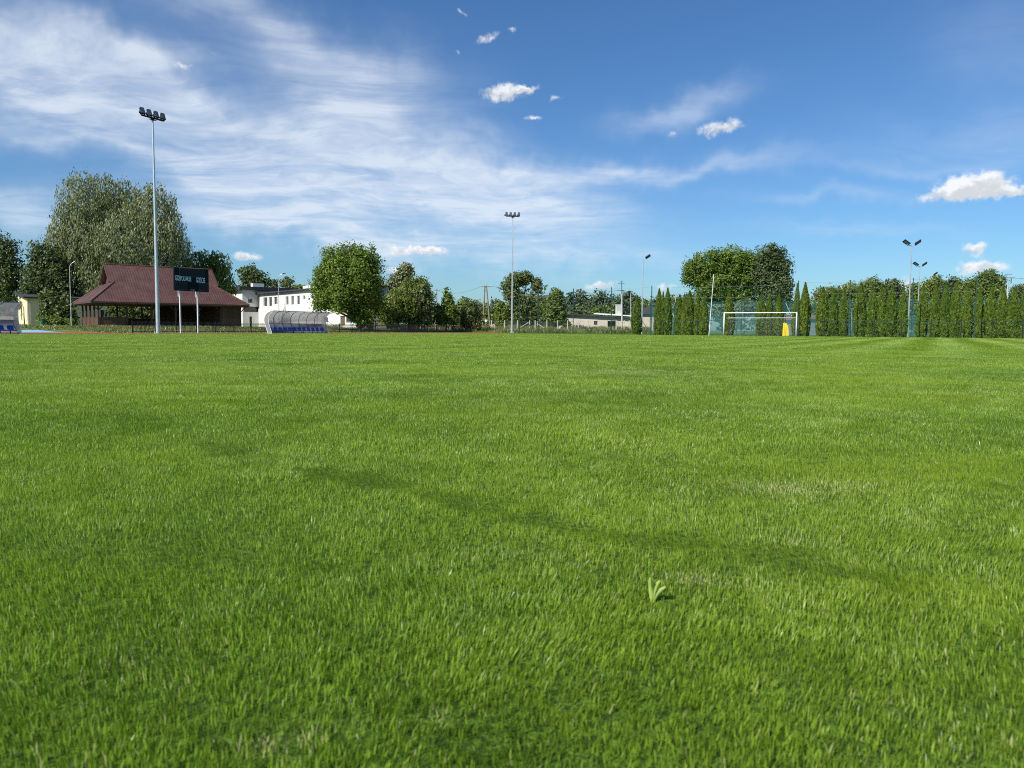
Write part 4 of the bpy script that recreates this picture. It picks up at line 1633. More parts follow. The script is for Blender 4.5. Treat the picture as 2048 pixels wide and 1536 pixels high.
def low_fence():
    line = GOAL0 + BK * 5.6
    posts = [(1310, 632), (1395, 636), (1458, 636), (1535, 638), (1589, 636), (1648, 634), (1692, 636), (1748, 634), (1803, 630.5), (1862, 631), (1922, 633), (1984, 632), (2045, 632)]
    o = on_line(1310, line, GD)[0]
    root = thing('mesh_fence', 'low dark green mesh fence standing right in front of the thujas', 'fence', o, RZ_G)
    xs = []
    for px_, yt in posts:
        p, t = on_line(px_, line, GD)
        x = (p - o).dot(GD)
        xs.append(x)
        h = 1.85
        b = MB().box(x - .045, x + .045, -.045, .045, 0, h)
        if px_ in (1535,):
            b.tube((x - .06, 0, h * .97), (x - 1.35, .0, .1), .03, n=5).tube((x + .06, 0, h * .97), (x + 1.35, .0, .1), .03, n=5)
        b.build('post', M_BLACKPAINT, root)
    for a, b in zip(xs[:-1], xs[1:]):
        MB().quad((a + .05, 0, .05), (b - .05, 0, .05), (b - .05, 0, 1.7), (a + .05, 0, 1.7)).build('mesh_panel', M_WIRE2, root)
        MB().tube((a + .05, 0, 1.72), (b - .05, 0, 1.72), .018, n=5).build('top_rail', M_GREENPOST, root)


M_WIRE2 = mesh_mat('dark_wire_mesh', (0.02, 0.05, 0.035), 0.05, 0.018)
low_fence()


def court_fence():
    line = GOAL0 + BK * 13.5
    o = on_line(1300, line, GD)[0]
    root = thing('court_fence', 'high fence with teal windbreak screens seen through gaps between thujas', 'fence', o, RZ_G)
    x1 = (on_line(2048, line, GD)[0] - o).dot(GD) + 12
    n = 22
    st = x1 / n
    for k in range(n + 1):
        MB().tube((k * st, 0, 0), (k * st, 0, 4.2), .04, n=6).build('post', M_GREENPOST, root)
    for k in range(n):
        a, b = k * st + .05, (k + 1) * st - .05
        MB().quad((a, 0, .1), (b, 0, .1), (b, 0, 2.45), (a, 0, 2.45)).build('windbreak', M_DENSE, root)
        MB().quad((a, 0, 2.5), (b, 0, 2.5), (b, 0, 4.15), (a, 0, 4.15)).build('mesh_panel', M_SCREEN, root)
    # tennis-court style braces showing teal and white
    for k in (1, 6, 7):
        x = k * st
        MB().tube((x, -.04, 3.9), (x + 1.7, -.04, .3), .03, n=6).tube((x, -.04, 2.47), (x + st, -.04, 2.47), .022, n=5).build('brace', mat('pale_teal_rail', (0.35, 0.55, 0.52), .5), root)


court_fence()


def slim_pole(px0, py0, px1, py1, Y, r, m, name, label, cat='pole', group=None):
    b = ground_px(px0, Y)
    root = thing(name, label, cat, b, 0, group)
    top = P(px1, py1, Y) - b
    MB().tube((0, 0, 0), top, r, r * .8, 8).tube((0, 0, 0), (0, 0, .05), r * 2.2, n=8).build('shaft', m, root)
    MB().tube(top, top + Vector((0, 0, .05)), r * 1.1, n=8).build('cap', m, root)


slim_pole(1418, 668, 1427.5, 549, 88.6, .042, M_WHITE, 'net_pole', 'tall slim white pole leaning a little left of the goal')
slim_pole(1347.5, 667, 1351.5, 588, 94, .05, M_GALV, 'net_pole', 'short pale pole in the thuja gap with a white lamp post look')
slim_pole(1702, 668, 1704, 618, 87, .03, M_GALV, 'net_pole', 'short white pole in the thuja gap left of the court lights')
slim_pole(1262, 661, 1261.5, 588, 126.5, .07, M_CONCRETE, 'net_pole', 'plain concrete pole touching the left side of the leftmost thuja')


# ------------------------------------------------------------------ goal
def goal():
    line = GOAL0
    a, ta_ = on_line(1447.5, line, GD)
    b, tb_ = on_line(1592.3, line, GD)
    L = tb_ - ta_
    root = thing('football_goal', 'white football goal standing in front of the thujas', 'goal', a, RZ_G)
    Hh = 2.44
    for x in (0, L):
        MB().tube((x, 0, -.05), (x, 0, Hh + .055), .06, n=14).build('post', M_WHITE, root, True)
    MB().tube((-.06, 0, Hh), (L + .06, 0, Hh), .058, n=14).build('crossbar', M_WHITE, root, True)
    MB().tube((0, 1.7, 1.93), (L - .35, 1.7, 1.93), .032, n=8).build('rear_bar', M_WHITE, root, True)
    for x in (0, L):
        MB().path([(x, .06, Hh - .06), (x, 1.0, 2.2), (x, 1.7, 1.93)], .014, 6).build('net_stay', M_GALV, root)
    n = MB()
    n.quad((0, .06, Hh - .05), (L, .06, Hh - .05), (L, 1.7, 1.93), (0, 1.7, 1.93))
    n.quad((0, 1.9, .02), (L, 1.9, .02), (L, 1.7, 1.93), (0, 1.7, 1.93))
    n.build('net', M_GOALNET, root)


goal()


def yellow_cover():
    p = on_line(1571, GOAL0 + BK * 5.0, GD)[0]
    h = P(1571, 644.5, p.y).z
    root = thing('yellow_cover', 'bright yellow folded cover propped upright behind the goal', 'cover', p, RZ_G)
    s = p.y / F_PX
    rng = random.Random(3)
    for k, (x0, x1, hh) in enumerate(((-.29, -.06, 1.0), (-.04, .11, .95), (.115, .25, .80))):
        pts_b, pts_t = [], []
        n = 7
        b = MB()
        for i in range(n):
            t = i / (n - 1)
            x = x0 + (x1 - x0) * t
            y = .07 * math.sin(t * 9 + k) + .02 * k
            pts_b.append((x + .05 * k, y, .03))
            pts_t.append((x * .8 + rng.uniform(-.02, .02), y * .6, h * (hh - .10 * abs(t - .5) - .02 * rng.random())))
        for i in range(n - 1):
            b.slab(pts_b[i], pts_b[i + 1], pts_t[i + 1], pts_t[i], .03)
        b.build('fold', M_YELLOW, root)


yellow_cover()


# ------------------------------------------------------------------ power poles
def power():
    Y = 135
    a = ground_px(965.5, Y)
    root = thing('power_pole', 'weathered double timber power pole shaped like a narrow letter A', 'power pole', a, 0)
    top = P(971.2, 571, Y) - a
    b2 = ground_px(981, Y) - a
    MB().tube((0, 0, -.2), top + Vector((-.12, 0, 0)), .16, .11, 9).build('leg', M_POLEWOOD, root)
    MB().tube(b2 + Vector((0, 0, -.2)), top + Vector((.12, .05, 0)), .16, .11, 9).build('leg', M_POLEWOOD, root)
    c = MB().box(top.x - .7, top.x + 1.0, -.06, .06, top.z - .28, top.z - .14)
    c.box(top.x - .35, top.x + .35, -.05, .05, top.z - 1.0, top.z - .9)
    ca = c.build('crossarm', M_POLEWOOD, root)
    for x in (-.6, 0, .9):
        MB().tube((top.x + x, 0, top.z - .14), (top.x + x, 0, top.z + .06), .05, .03, 6).build('insulator', M_WHITE, ca)
    A = a + top
    Y = 134
    p = ground_px(1244, Y)
    r2 = thing('power_pole', 'pale concrete power pole with small crossarms beside the beige shed', 'power pole', p, 0)
    t2 = P(1243.5, 562, Y) - p
    zc = t2.z
    zm = zc * .73
    MB().tube((0, 0, 0), (t2.x * .7, 0, zm), .16, .12, 9).build('shaft', M_CONCRETE, r2)
    k = MB().tube((t2.x * .7, 0, zm), (t2.x, 0, zc), .07, .05, 7)
    k.box(t2.x - .35, t2.x + .35, -.03, .03, zc - .05, zc + .01)
    k.box(t2.x - .6, t2.x + .5, -.03, .03, zc - .5, zc - .44).box(t2.x - .75, t2.x + .4, -.03, .03, zc - 1.65, zc - 1.58)
    k.build('crossarm', M_DARKMETAL, r2)
    B = p + t2
    Y = 190
    p3 = ground_px(873.5, Y)
    r3 = thing('power_pole', 'dark far power pole above the bushes right of the big ash', 'power pole', p3, 0)
    t3 = P(873.5, 577, Y) - p3
    MB().tube((0, 0, 0), t3, .16, .11, 8).build('shaft', M_POLEWOOD, r3)
    MB().box(t3.x - .8, t3.x + .8, -.05, .05, t3.z - .5, t3.z - .38).build('crossarm', M_POLEWOOD, r3)
    Cc = p3 + t3
    Y = 150
    p4 = ground_px(17.5, Y)
    r4 = thing('power_pole', 'grey pole in front of the leftmost dark trees above the cut off dugout', 'power pole', p4, 0)
    t4 = P(15.5, 559, Y) - p4
    MB().tube((0, 0, 0), t4, .14, .10, 8).build('shaft', M_POLEWOOD, r4)
    MB().box(t4.x - .6, t4.x + .6, -.05, .05, t4.z - .4, t4.z - .3).build('crossarm', M_POLEWOOD, r4)
    Y = 120
    p5 = ground_px(2011, Y)
    r5 = thing('power_pole', 'pale branching power pole with stacked crossarms above the thujas at far right', 'power pole', p5, 0)
    t5 = P(2017, 548, Y) - p5
    MB().tube((0, 0, 0), (t5.x * .6, 0, t5.z * .8), .15, .12, 8).tube((t5.x * .6, 0, t5.z * .8), t5, .06, n=6).build('shaft', M_CONCRETE, r5)
    MB().box(t5.x - .5, t5.x + .5, -.04, .04, t5.z - .06, t5.z).box(t5.x - 1.1, t5.x + .95, -.04, .04, t5.z - .62, t5.z - .55).box(t5.x - .5, t5.x - .42, -.04, .04, t5.z - 1.5, t5.z - .56).box(t5.x + .42, t5.x + .5, -.04, .04, t5.z - 1.5, t5.z - .56).build('crossarm', M_DARKMETAL, r5)
    D_ = p5 + t5

    def wire(p, q, sag, lab):
        pts = []
        for i in range(15):
            t = i / 14
            v = p.lerp(q, t)
            v.z -= sag * 4 * t * (1 - t)
            pts.append(v)
        o = MB().path(pts, .016, 4).build('power_line', M_DARKMETAL, None)
        tag(o, lab, 'cable', 'overhead wires')
    wire(Cc + Vector((0, 0, -.4)), A + Vector((-.6, 0, -.1)), 1.0, 'thin overhead wire from the double timber pole to the far left pole')
    wire(A + Vector((.9, 0, -.1)), B + Vector((-.4, 0, -1.6)), 1.0, 'thin overhead wire from the double timber pole to the concrete pole')
    wire(D_ + Vector((.9, 0, -.6)), D_ + Vector((34, 4, -.9)), .6, 'thin overhead wire leaving the branching pole towards the right edge')


power()


def small_things():
    # litter bin
    p = ground_px(86.5, 88)
    r = thing('litter_bin', 'small dark green litter bin on the grass below the dark bush', 'bin', p, 0)
    b = MB()
    prof = [(.16, .12), (.20, .15), (.24, .75), (.25, .80)]
    for (r0, z0), (r1, z1) in zip(prof[:-1], prof[1:]):
        b.tube((0, 0, z0), (0, 0, z1), r0, r1, 14)
    b.build('body', mat('bin_green', (0.012, 0.09, 0.05), .45), r)
    MB().tube((0, 0, .81), (0, 0, .88), .27, .20, 14).build('lid', mat('bin_green', (0.012, 0.09, 0.05), .45), r)
    MB().tube((0, .27, 0), (0, .27, .9), .03, n=6).build('post', M_GALV, r)
    # round sign at the timber pole
    p = ground_px(971.5, 124.5)
    r = thing('round_sign', 'small round pale sign on a thin post by the double timber pole', 'sign', p, 0)
    z = P(971.5, 641.5, 124.5).z - p.z
    MB().tube((0, 0, 0), (0, 0, z), .03, n=6).build('post', M_GALV, r)
    MB().tube((0, -.05, z), (0, -.03, z), .20, n=18).build('sign_plate', M_WHITE, r)
    # heaps
    rng = np.random.default_rng(5)

    def heap(px, Y, w, h, m, name, lab, cat):
        p = ground_px(px, Y)
        r = thing(name, lab, cat, p, 0)
        n = 26
        xs = np.linspace(-1, 1, n)
        X, Yy = np.meshgrid(xs, xs)
        rr = np.hypot(X, Yy)
        Z = np.clip(1 - rr, 0, 1) ** .8 * h * (0.75 + .5 * vnoise(X * 3 + 9, Yy * 3 + 9, 5)) + .08 * h * rng.standard_normal(X.shape) * (rr < .9) - .03
        V = np.stack([X * w / 2, Yy * w / 2, Z], -1).reshape(-1, 3)
        i = (np.arange(n - 1)[:, None] * n + np.arange(n - 1)[None, :]).reshape(-1)
        link('heap', np_mesh('heap', V, 4, None, [np.stack([i, i + 1, i + 1 + n, i + n], -1)]), m, r)
    heap(986, 130, 1.8, 1.1, mat('sandy_soil', (0.34, 0.27, 0.18), .95, 0, .25, 4, .6), 'soil_heap', 'small heap of sandy soil beside the double timber pole', 'heap')
    heap(1119, 126.6, .9, 1.0, mat('broken_concrete', (0.42, 0.39, 0.33), .95, 0, .25, 4, .6), 'rubble_heap', 'little pale rubble heap behind the wire fence before the shed', 'heap')
    # long pale beam lying on the slope behind the picket fence
    a, b_ = P(781, 636, 121), P(806, 656, 117)
    b_.z = max(b_.z, zt1(b_.x, b_.y) + .1)
    o = thing('concrete_beam', 'pale slanting concrete beam resting against the bushes behind the picket fence', 'beam', a, 0)
    MB().tube((0, 0, 0), b_ - a, .13, .13, 4).build('shaft', M_CONCRETE, o)
    # hand rail beside the white building
    a, b_ = P(655, 641, 118), P(668, 652, 114)
    a0, b0 = a.copy(), b_.copy()
    a0.z, b0.z = zt1(a.x, a.y), zt1(b_.x, b_.y)
    o = thing('handrail', 'dark sloping handrail by the white building right of the dugout', 'handrail', a0, 0)
    MB().tube(a - a0, b_ - a0, .03, n=6).tube((0, 0, 0), a - a0, .03, n=6).tube(b0 - a0, b_ - a0, .03, n=6).build('rail', M_DARKMETAL, o)
    # weathered fence stakes by the cream building
    for k, (px_, yt) in enumerate(((49.8, 627), (60.5, 630))):
        p = ground_px(px_, 96)
        h = P(px_, yt, 96).z - p.z
        lab = ('dark wooden stake in the weeds before the cream end wall', 'thinner grey stake in the weeds right of the dark wooden stake')[k]
        o = thing('stake', lab, 'stake', p, 0)
        MB().tube((0, 0, 0), (-.05, 0, h), .07 - .03 * k, .05 - .02 * k, 7).tube((-.05, 0, h), (-.05, 0, h + .05), .03, .008, 7).build('shaft', (M_WOOD, M_POLEWOOD)[k], o)


small_things()

# ------------------------------------------------------------------ trees
WILLOW = dict(droop=1.0, hang=1.6, per=18, clump=0.9, shell=0.7, rag=0.10)
tree('willow', 'huge grey green willow towering behind the tiled shelter', 240, 122,
     [(190, 400, 72, 62), (150, 455, 45, 60), (245, 415, 60, 55, 2), (305, 425, 52, 58), (330, 470, 48, 60, -1), (255, 480, 75, 70, -2),
      (185, 480, 60, 70, -1), (125, 478, 34, 36), (350, 500, 32, 45), (215, 545, 70, 55, -1), (300, 535, 65, 50), (150, 540, 40, 50)],
     L_WILLOW, 72000, .40, trunk_r=.7, trunk_px=235, **WILLOW)
tree('willow', 'smaller dark drooping willow behind the right end of the shelter roof', 420, 128,
     [(405, 525, 34, 26), (435, 530, 30, 30), (450, 565, 20, 38), (415, 570, 40, 40), (382, 540, 20, 25)], L_OLIVE, 11000, .42, trunk_r=.3, **dict(WILLOW, clump=.7, hang=1.3))
tree('maple', 'dark tree cut off by the left edge above the dugout', 0, 126,
     [(5, 510, 30, 42), (-35, 520, 40, 60), (22, 545, 22, 45), (-5, 580, 45, 45)], L_MAPLE, 13000, .38, trunk_r=.35, clump=.8)
tree('maple', 'dark leafy maple between the left edge tree and the great willow', 92, 118,
     [(85, 515, 30, 32), (75, 560, 34, 40), (110, 550, 34, 45), (65, 600, 28, 30), (125, 590, 34, 40), (100, 625, 40, 20)], L_MAPLE, 16000, .37, trunk_r=.3, clump=.75)
tree('bush', 'dark dense bush in front of the cream building left of the shelter', 112, 103,
     [(105, 610, 24, 30), (128, 620, 22, 28), (92, 632, 14, 18), (140, 640, 14, 14)], L_MAPLE, 5500, .36, trunk_r=.12, cat='bush', clump=.5)
tree('bush', 'low green shrub at the foot of the dark bush by the litter bin', 105, 97,
     [(95, 642, 18, 8), (122, 643, 18, 8), (140, 644, 10, 6)], L_OLIVE, 1800, .28, trunk_r=0, cat='bush', clump=.35)
tree('tree', 'grey green tree filling the dark space right behind the shelter', 170, 132,
     [(165, 540, 30, 40), (178, 590, 38, 40), (280, 560, 50, 40), (340, 570, 50, 40)], L_MAPLE, 13000, .42, trunk_r=.3, clump=.9)
tree('bush', 'dark bush seen through the open shelter behind its low side wall', 250, 112,
     [(228, 622, 14, 22), (245, 618, 16, 26), (262, 625, 14, 20)], L_MAPLE, 3500, .36, trunk_r=.10, cat='bush', clump=.5)
tree('bush', 'dark bush seen through the open shelter behind its middle posts', 300, 116,
     [(285, 620, 18, 26), (310, 616, 20, 28), (335, 622, 18, 24)], L_MAPLE, 5000, .36, trunk_r=.10, cat='bush', clump=.5)
tree('bush', 'dark bush seen through the open shelter left of its closed back wall', 375, 120,
     [(358, 620, 18, 26), (380, 618, 18, 26), (400, 622, 18, 24)], L_OLIVE, 4500, .36, trunk_r=.10, cat='bush', clump=.5)
tree('tree', 'small round dark green tree behind the flat roof of the tall white block', 503, 178,
     [(497, 550, 22, 20), (515, 558, 20, 18), (530, 566, 12, 10), (500, 575, 26, 20)], L_MAPLE, 5000, .5, trunk_r=.3, clump=.8)
tree('tree', 'tiny round tree above the white roof just right of the street lamp', 574, 260,
     [(574, 566, 12, 11), (574, 578, 11, 10)], L_FAR, 1200, .7, trunk_r=.2, clump=1.0)
tree('tree', 'tiny pale round tree above the white roof just left of the street lamp', 549, 260,
     [(549, 569, 8, 9), (549, 580, 9, 9)], L_FAR, 900, .7, trunk_r=.2, clump=1.0)
tree('tree', 'tiny low tree top above the white roof left of the big ash', 598, 270,
     [(600, 576, 14, 6), (588, 580, 12, 6), (612, 582, 12, 6)], L_OLIVE, 900, .7, trunk_r=.2, clump=1.0)
tree('ash_tree', 'big bright green ash tree half covering the white building', 700, 106,
     [(690, 520, 44, 32), (730, 525, 32, 34), (665, 545, 32, 38), (700, 560, 55, 42, -1.5), (742, 570, 26, 40), (645, 570, 20, 30),
      (655, 600, 28, 20, -1), (735, 610, 32, 32), (690, 590, 34, 24, -2), (640, 612, 16, 9, -1), (680, 615, 18, 8, -2), (728, 640, 26, 16)],
     L_ASH, 46000, .29, trunk_r=.32, trunk_px=724, clump=.78, per=30, shell=.65, rag=.2)
tree('tree', 'slender grey green poplar top rising behind the big ash', 806, 138,
     [(812, 542, 16, 14), (800, 556, 15, 18), (785, 580, 18, 26), (810, 580, 22, 24), (778, 615, 18, 30), (790, 560, 10, 12)], L_WILLOW, 7000, .45, trunk_r=.25, clump=.7)
tree('tree', 'rounded dark green tree right of the big ash above the picket fence', 835, 116,
     [(838, 572, 20, 20), (850, 600, 16, 34), (820, 600, 28, 40), (790, 615, 26, 34), (835, 630, 30, 24), (770, 625, 16, 25)], L_OLIVE, 24000, .28, trunk_r=.22, clump=.55)
tree('bush', 'dark brown green bush leaning on the rounded tree by the picket fence', 850, 113,
     [(853, 620, 14, 30), (845, 590, 12, 18)], L_MAPLE, 3500, .36, trunk_r=.12, cat='bush', clump=.5)
tree('birch', 'young pointed light green tree among the bushes left of the timber pole', 893, 118,
     [(894, 585, 5, 10), (896, 602, 11, 14), (895, 622, 18, 18), (880, 630, 18, 22), (905, 636, 14, 18)], L_ASH, 5500, .34, trunk_r=.10, clump=.45)
tree('bush', 'dark round bush just left of the double timber pole', 945, 121,
     [(940, 628, 18, 24), (952, 640, 14, 18), (932, 645, 14, 14)], L_MAPLE, 5000, .34, trunk_r=.10, cat='bush', clump=.5)
tree('bush', 'olive bush between the young pointed tree and the dark round bush', 920, 126,
     [(918, 628, 16, 24), (930, 612, 12, 16)], L_OLIVE, 3500, .36, trunk_r=.10, cat='bush', clump=.55)
tree('tree', 'round dark tree with a see through hole behind the middle floodlight mast', 1042, 140,
     [(1035, 560, 20, 14), (1018, 575, 15, 18), (1052, 556, 16, 10), (1074, 570, 9, 14), (1030, 590, 20, 16), (1052, 604, 20, 16), (1035, 625, 26, 20), (1062, 628, 20, 22)],
     L_MAPLE, 15000, .36, trunk_r=.28, trunk_px=1046, clump=.6)
tree('bush', 'pointed olive bush in front of the beige shed left end', 1110, 136,
     [(1115, 588, 11, 12), (1110, 606, 20, 18), (1113, 630, 24, 24), (1098, 640, 14, 12), (1128, 648, 12, 10)], L_OLIVE, 7000, .40, trunk_r=.12, cat='bush', clump=.55)
tree('tree', 'broad green tree behind the thujas and left half of the goal', 1440, 128,
     [(1415, 530, 38, 28), (1465, 525, 42, 30), (1395, 550, 26, 26), (1500, 535, 30, 32), (1440, 560, 50, 32), (1490, 570, 36, 34), (1425, 590, 34, 22), (1380, 545, 14, 22), (1470, 605, 40, 26)],
     L_ASH, 42000, .32, trunk_r=.4, trunk_px=1448, clump=.85, per=30, shell=.65, rag=.2)
tree('tree', 'taller dark green tree behind the thujas and right half of the goal', 1545, 126,
     [(1540, 512, 26, 24), (1560, 535, 24, 28), (1525, 545, 24, 30), (1565, 570, 20, 24), (1545, 580, 30, 36), (1530, 610, 28, 24), (1565, 600, 18, 24)],
     L_MAPLE, 30000, .30, trunk_r=.35, trunk_px=1530, clump=.78, per=28, rag=.2)
tree('bush', 'pale shrub behind the teal screens left of the goal', 1490, 104,
     [(1490, 615, 20, 14), (1478, 628, 16, 12), (1440, 622, 14, 14)], L_WILLOW, 2500, .36, trunk_r=.08, cat='bush', clump=.5)

# crowns showing over the thujas on the right, and the far line of trees
for i, (px_, yt, rx, Y, lm, lab) in enumerate([
    (1655, 572, 26, 128, L_OLIVE, 'olive tree crown over the first thuja clump right of the goal'),
    (1700, 566, 28, 140, L_OLIVE, 'yellowish wide crown above the thuja gap right of the goal'),
    (1745, 556, 26, 132, L_OLIVE, 'olive crown with dark top behind the five thuja clump'),
    (1782, 558, 20, 136, L_MAPLE, 'dark green crown just left of the tallest court light'),
    (1832, 565, 18, 130, L_OLIVE, 'low olive crown behind the shorter twin court light'),
    (1868, 553, 22, 134, L_OLIVE, 'rounded olive crown behind the single court light at right'),
    (1905, 555, 22, 130, L_MAPLE, 'ragged dark crown right of the single court light'),
    (1940, 560, 22, 128, L_OLIVE, 'feathery olive crown left of the tall brownish tree'),
    (1978, 540, 26, 126, L_OLIVE, 'tall brownish olive tree below the small clouds at right'),
    (2042, 570, 24, 126, L_MAPLE, 'dark crown over the thujas at the right edge'),
    (2110, 560, 44, 126, L_MAPLE, 'dark tree just outside the right edge'),
    (1345, 590, 20, 150, L_OLIVE, 'low olive crown between the first thujas and the broad tree'),
    (1375, 588, 22, 155, L_MAPLE, 'low dark crown beneath the left of the broad tree'),
    (1605, 600, 22, 140, L_OLIVE, 'low crown in the gap right of the goal thujas')]):
    tree('tree', lab, px_, Y, [(px_, yt + 14, rx * .75, 14), (px_ - rx * .5, yt + 28, rx * .7, 20), (px_ + rx * .5, yt + 30, rx * .7, 22), (px_, yt + 55, rx, 36)],
         lm, 8000, .33, trunk_r=.2, group='tree crowns beyond the thujas', clump=.65)

rr = random.Random(12)
FAR = [(930, 605, 14, 200), (950, 600, 14, 230), (968, 610, 14, 190), (990, 600, 16, 220), (1005, 605, 14, 200), (1085, 592, 16, 230), (1072, 605, 14, 190),
       (1100, 600, 14, 250), (1140, 588, 14, 330), (1160, 582, 15, 340), (1182, 592, 12, 330), (1203, 582, 18, 320), (1222, 590, 16, 300), (1254, 582, 14, 320),
       (1240, 592, 14, 290), (1270, 592, 14, 300), (1290, 600, 14, 240), (1172, 608, 18, 230), (1195, 612, 16, 200), (1150, 612, 16, 210), (1222, 608, 14, 190),
       (1310, 598, 14, 220), (1330, 600, 16, 230), (870, 610, 16, 170), (760, 600, 20, 160), (905, 612, 14, 180), (1040, 606, 16, 210)]
WHERE = {930: 'left of the double timber pole', 1140: 'on the wooded rise', 1240: 'beside the concrete pole'}
for i, (px_, yt, rx, Y) in enumerate(FAR):
    far = Y >= 280
    lm = L_HAZYPINE if far else (L_FAR if i % 2 else L_OLIVE)
    near_to = min(((967, 'the double timber pole'), (1025, 'the middle floodlight mast'), (1110, 'the pointed olive bush'), (1160, 'the shed roof'), (1243, 'the concrete pole'),
                   (1310, 'the first thujas'), (870, 'the dark far pole'), (760, 'the big ash')), key=lambda q: abs(q[0] - px_))
    side = 'left of' if px_ < near_to[0] - 4 else ('right of' if px_ > near_to[0] + 4 else 'behind')
    kind = 'bluish far pine crown on the rise' if far else ('grey green far tree' if i % 2 else 'olive far tree')
    size = 'wider' if rx >= 16 else ('narrow' if rx <= 12 else 'rounded')
    dist = 'a little ' if abs(near_to[0] - px_) < 16 else 'well '
    tree('far_tree', f'{size} {kind} {dist if side != "behind" else ""}{side} {near_to[1]}', px_, Y,
         [(px_, yt + rx * .7, rx * .75, rx * .8), (px_ - rx * .45, yt + rx * 1.4, rx * .75, rx), (px_ + rx * .5, yt + rx * 1.5, rx * .75, rx), (px_, yt + rx * 2.6, rx * 1.1, rx * 1.3)],
         lm, 1500, .42 * Y / 140, trunk_r=.2, group='far trees beyond the fields', clump=.65 * Y / 140, forks=False)


def far_wood():
    """the wooded skyline that closes every view"""
    rng = np.random.default_rng(77)
    Vs, Ts = [], []
    lob = []
    for k in range(420):
        az = rng.uniform(-1.25, 1.25)
        dist = rng.uniform(330, 460)
        hgt = (14 + 5 * math.sin(az * 9) + 4 * math.sin(az * 23 + 1)) * rng.uniform(.75, 1.1)
        r = rng.uniform(5, 9)
        lob.append(((dist * math.sin(az), dist * math.cos(az), hgt - r * .9), (r, r, r * 1.1)))
        lob.append(((dist * math.sin(az), dist * math.cos(az), hgt * .35), (r * 1.1, r * 1.1, hgt * .4)))
    V, T = foliage(lob, 60000, 1.6, per=12, clump=1.8, shell=.8)
    o = link('woods', np_mesh('woods', V, 4, T), L_HAZYPINE)
    tag(o, 'dark far wood closing the horizon behind everything', 'woods', kind='stuff')


far_wood()

# ------------------------------------------------------------------ thujas
TL = GOAL0 + BK * 7.4
TM = [thuja_mesh(40 + k, 5.0, .62) for k in range(6)]
CLUMPS = [
    ('alone beside the concrete pole, leftmost of all', [(1273, 594, 11)], 'single'),
    ('in the clump of three right of the lone first one', [(1317, 578, 9.5), (1325, 584, 6.5), (1334, 577, 10)], ''),
    ('in the clump of five left of the leaning white pole', [(1358, 590, 9), (1367, 589, 6.5), (1378, 582, 11), (1393, 587, 8.5), (1407, 590, 9.5)], ''),
    ('alone behind the left goal post', [(1457, 583, 12)], 'single'),
    ('in the clump of three behind the goal mouth', [(1521, 590, 11), (1537, 591, 9), (1556, 589, 11)], ''),
    ('in the pair just right of the goal', [(1592, 568, 8.5), (1608, 566, 11.5)], ''),
    ('in the clump of three after the goal pair', [(1644, 575, 12), (1665, 578, 11.5), (1686, 580, 11)], ''),
    ('in the clump of five left of the tallest court light', [(1719, 566, 12.5), (1742, 570, 11.5), (1761, 573, 10.5), (1781, 572, 12), (1804, 573, 9.5)], ''),
    ('in the long run right of the tallest court light', [(1843, 569, 11), (1868, 566, 11), (1888, 563, 11), (1908, 565, 11), (1932, 570, 11), (1956, 574, 10), (1980, 573, 12), (2002, 573, 12), (2025, 577, 12.5), (2048, 568, 13),
                                                         (2073, 570, 13), (2100, 572, 13), (2128, 570, 13)], '')]
ORD = ['first', 'second', 'third', 'fourth', 'fifth', 'sixth', 'seventh', 'eighth', 'ninth', 'tenth', 'eleventh', 'twelfth', 'thirteenth']
rt = random.Random(9)
ki = 0
for where, mem, single in CLUMPS:
    for j, (px_, yt, hw) in enumerate(mem):
        p, _ = on_line(px_, TL + BK * rt.uniform(-.25, .25), GD)
        h = P(px_, yt, p.y).z
        r = hw * p.y / F_PX
        if single:
            lab = 'dense green columnar thuja standing ' + where
        else:
            lab = f'{ORD[j]} thuja from the left ' + where
        root = thing('thuja', lab, 'thuja', p, rt.uniform(0, 6.28), 'columnar thujas planted in a row behind the goal')
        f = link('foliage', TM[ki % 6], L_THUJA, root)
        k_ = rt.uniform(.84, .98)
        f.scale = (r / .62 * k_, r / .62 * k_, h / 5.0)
        MB().tube((0, 0, -.05), (0, 0, 1.2), .09, .07, 8).build('trunk', M_BARK, root)
        ki += 1


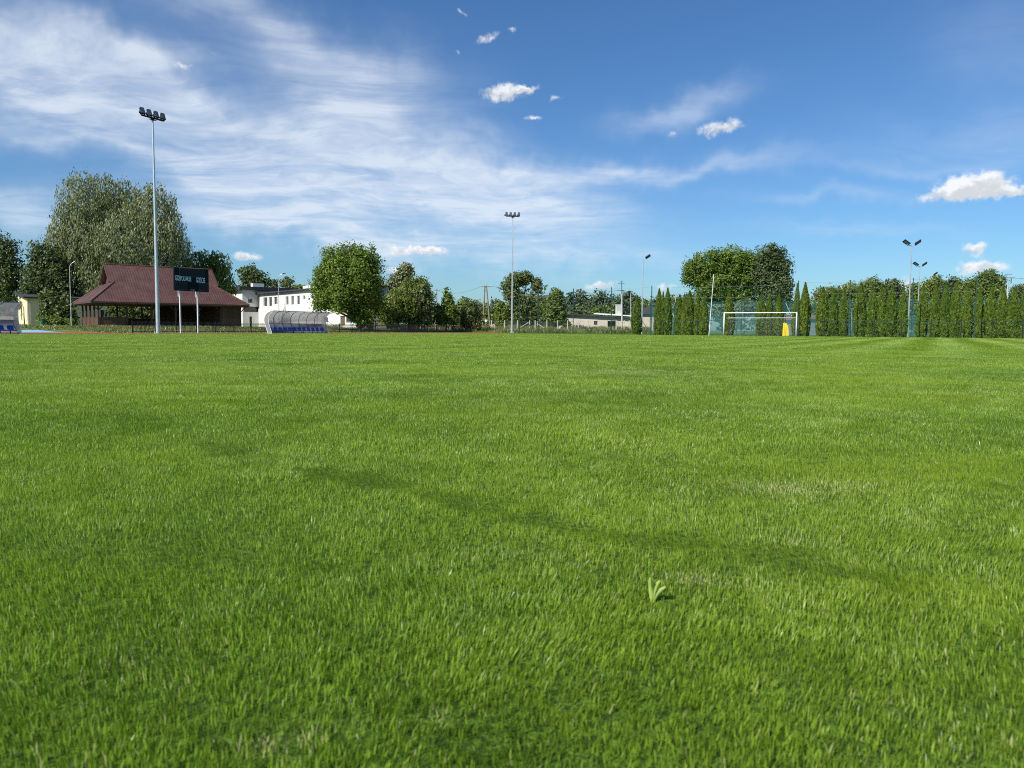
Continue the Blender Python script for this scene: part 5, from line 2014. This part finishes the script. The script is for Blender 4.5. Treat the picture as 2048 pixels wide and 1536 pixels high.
# ------------------------------------------------------------------ tall weeds along the wire fence and on the slope
def rough_growth():
    rng = np.random.default_rng(19)
    n = 90000
    px_ = rng.uniform(640, 1300, n)
    Y = rng.uniform(119.5, 141, n)
    x = (px_ - 1024) / F_PX * Y
    den = vnoise(x * .5, Y * .5, 6) * .7 + vnoise(x * 1.7, Y * 1.7, 8) * .5
    k = (rng.random(n) < np.clip(den * 1.6 - .35, 0, 1)) & ~((Y > 121) & (Y < 129) & (rng.random(n) < .3))
    # slope behind the picket fence and around the shelter
    m = 60000
    A = rng.uniform(-40, 60, m)
    O = rng.uniform(7.4, 26, m)
    x2 = LAMP0.x + A * TD.x - O * TD.y
    y2 = LAMP0.y + A * TD.y + O * TD.x
    lx, ly = (x2 + 49.1) * U.x + (y2 - 90) * U.y, -(x2 + 49.1) * U.y + (y2 - 90) * U.x
    k2 = ~((lx > -.5) & (lx < 19) & (ly > .2) & (ly < 12)) & ~((A < 1.5) & (O < 14)) & ~((A < -2) & (O > 18.8) & (O < 20.8))
    x = np.concatenate([x[k], x2[k2]])
    y = np.concatenate([Y[k], y2[k2]])
    hh = np.concatenate([np.full(k.sum(), .55), np.full(k2.sum(), .17)])
    n = len(x)
    h = hh * rng.uniform(.4, 1.35, n) * (.5 + vnoise(x * .6, y * .6, 4))
    w = .05 + .05 * rng.random(n)
    a = rng.normal(0, .7, n)
    z = zt(x, y)
    base = np.stack([x, y, z - .02], -1)
    off = np.stack([np.cos(a) * w / 2, np.sin(a) * w / 2, np.zeros(n)], -1)
    tip = base + np.stack([rng.normal(0, .3, n) * h, rng.normal(0, .3, n) * h, h], -1)
    V = np.stack([base - off, base + off, tip], 1)
    t = np.clip(.25 + .9 * (vnoise(x * .4, y * .4, 14) - .3) + .2 * rng.standard_normal(n), 0, .97)
    o = link('weeds', np_mesh('weeds', V, 3, np.repeat(t[:, None], 3, 1)), M_ROUGHGRASS)
    tag(o, 'rough yellowish grass along the wire fence and the slope', 'weeds', kind='stuff')


rough_growth()


# ------------------------------------------------------------------ the broad leaved weed in the lawn
def lawn_weed():
    b = G(1305, 1204)
    root = thing('plantain_weed', 'pale yellow green weed of three broad upright leaves in the lawn', 'weed', b, 0)
    s = b.length / F_PX
    for (dx, dy, w, lean) in ((-6, -47, 8.5, .1), (14, -41, 9.0, .3), (26, -30, 12.5, .2)):
        n = 9
        vs_, fs = [], []
        for i in range(n):
            t = i / (n - 1)
            c = Vector((dx * s * (t * .8 + .2 * t * t) , .012 * math.sin(t * 2) * (1 + lean) - .02 * t, -dy * s * t * 1.12))
            ww = w * s * .5 * (0.45 + .75 * math.sin(math.pi * min(1, .15 + t * .75))) * (1 if t < .93 else .55)
            vs_ += [c + Vector((-ww, .004, 0)), c + Vector((0, -.004, 0)), c + Vector((ww, .004, 0))]
        for i in range(n - 1):
            for q in (0, 1):
                fs.append((3 * i + q, 3 * i + q + 1, 3 * i + q + 4, 3 * i + q + 3))
        m = MB().add(vs_, fs)
        lf = m.build('leaf', L_WEED, root, True)
        at = lf.data.attributes.new('tint', 'FLOAT', 'POINT')
        at.data.foreach_set('value', np.array([(0.45 if k % 3 == 1 else .85) for k in range(len(vs_))], np.float32))


lawn_weed()
build_lawn()
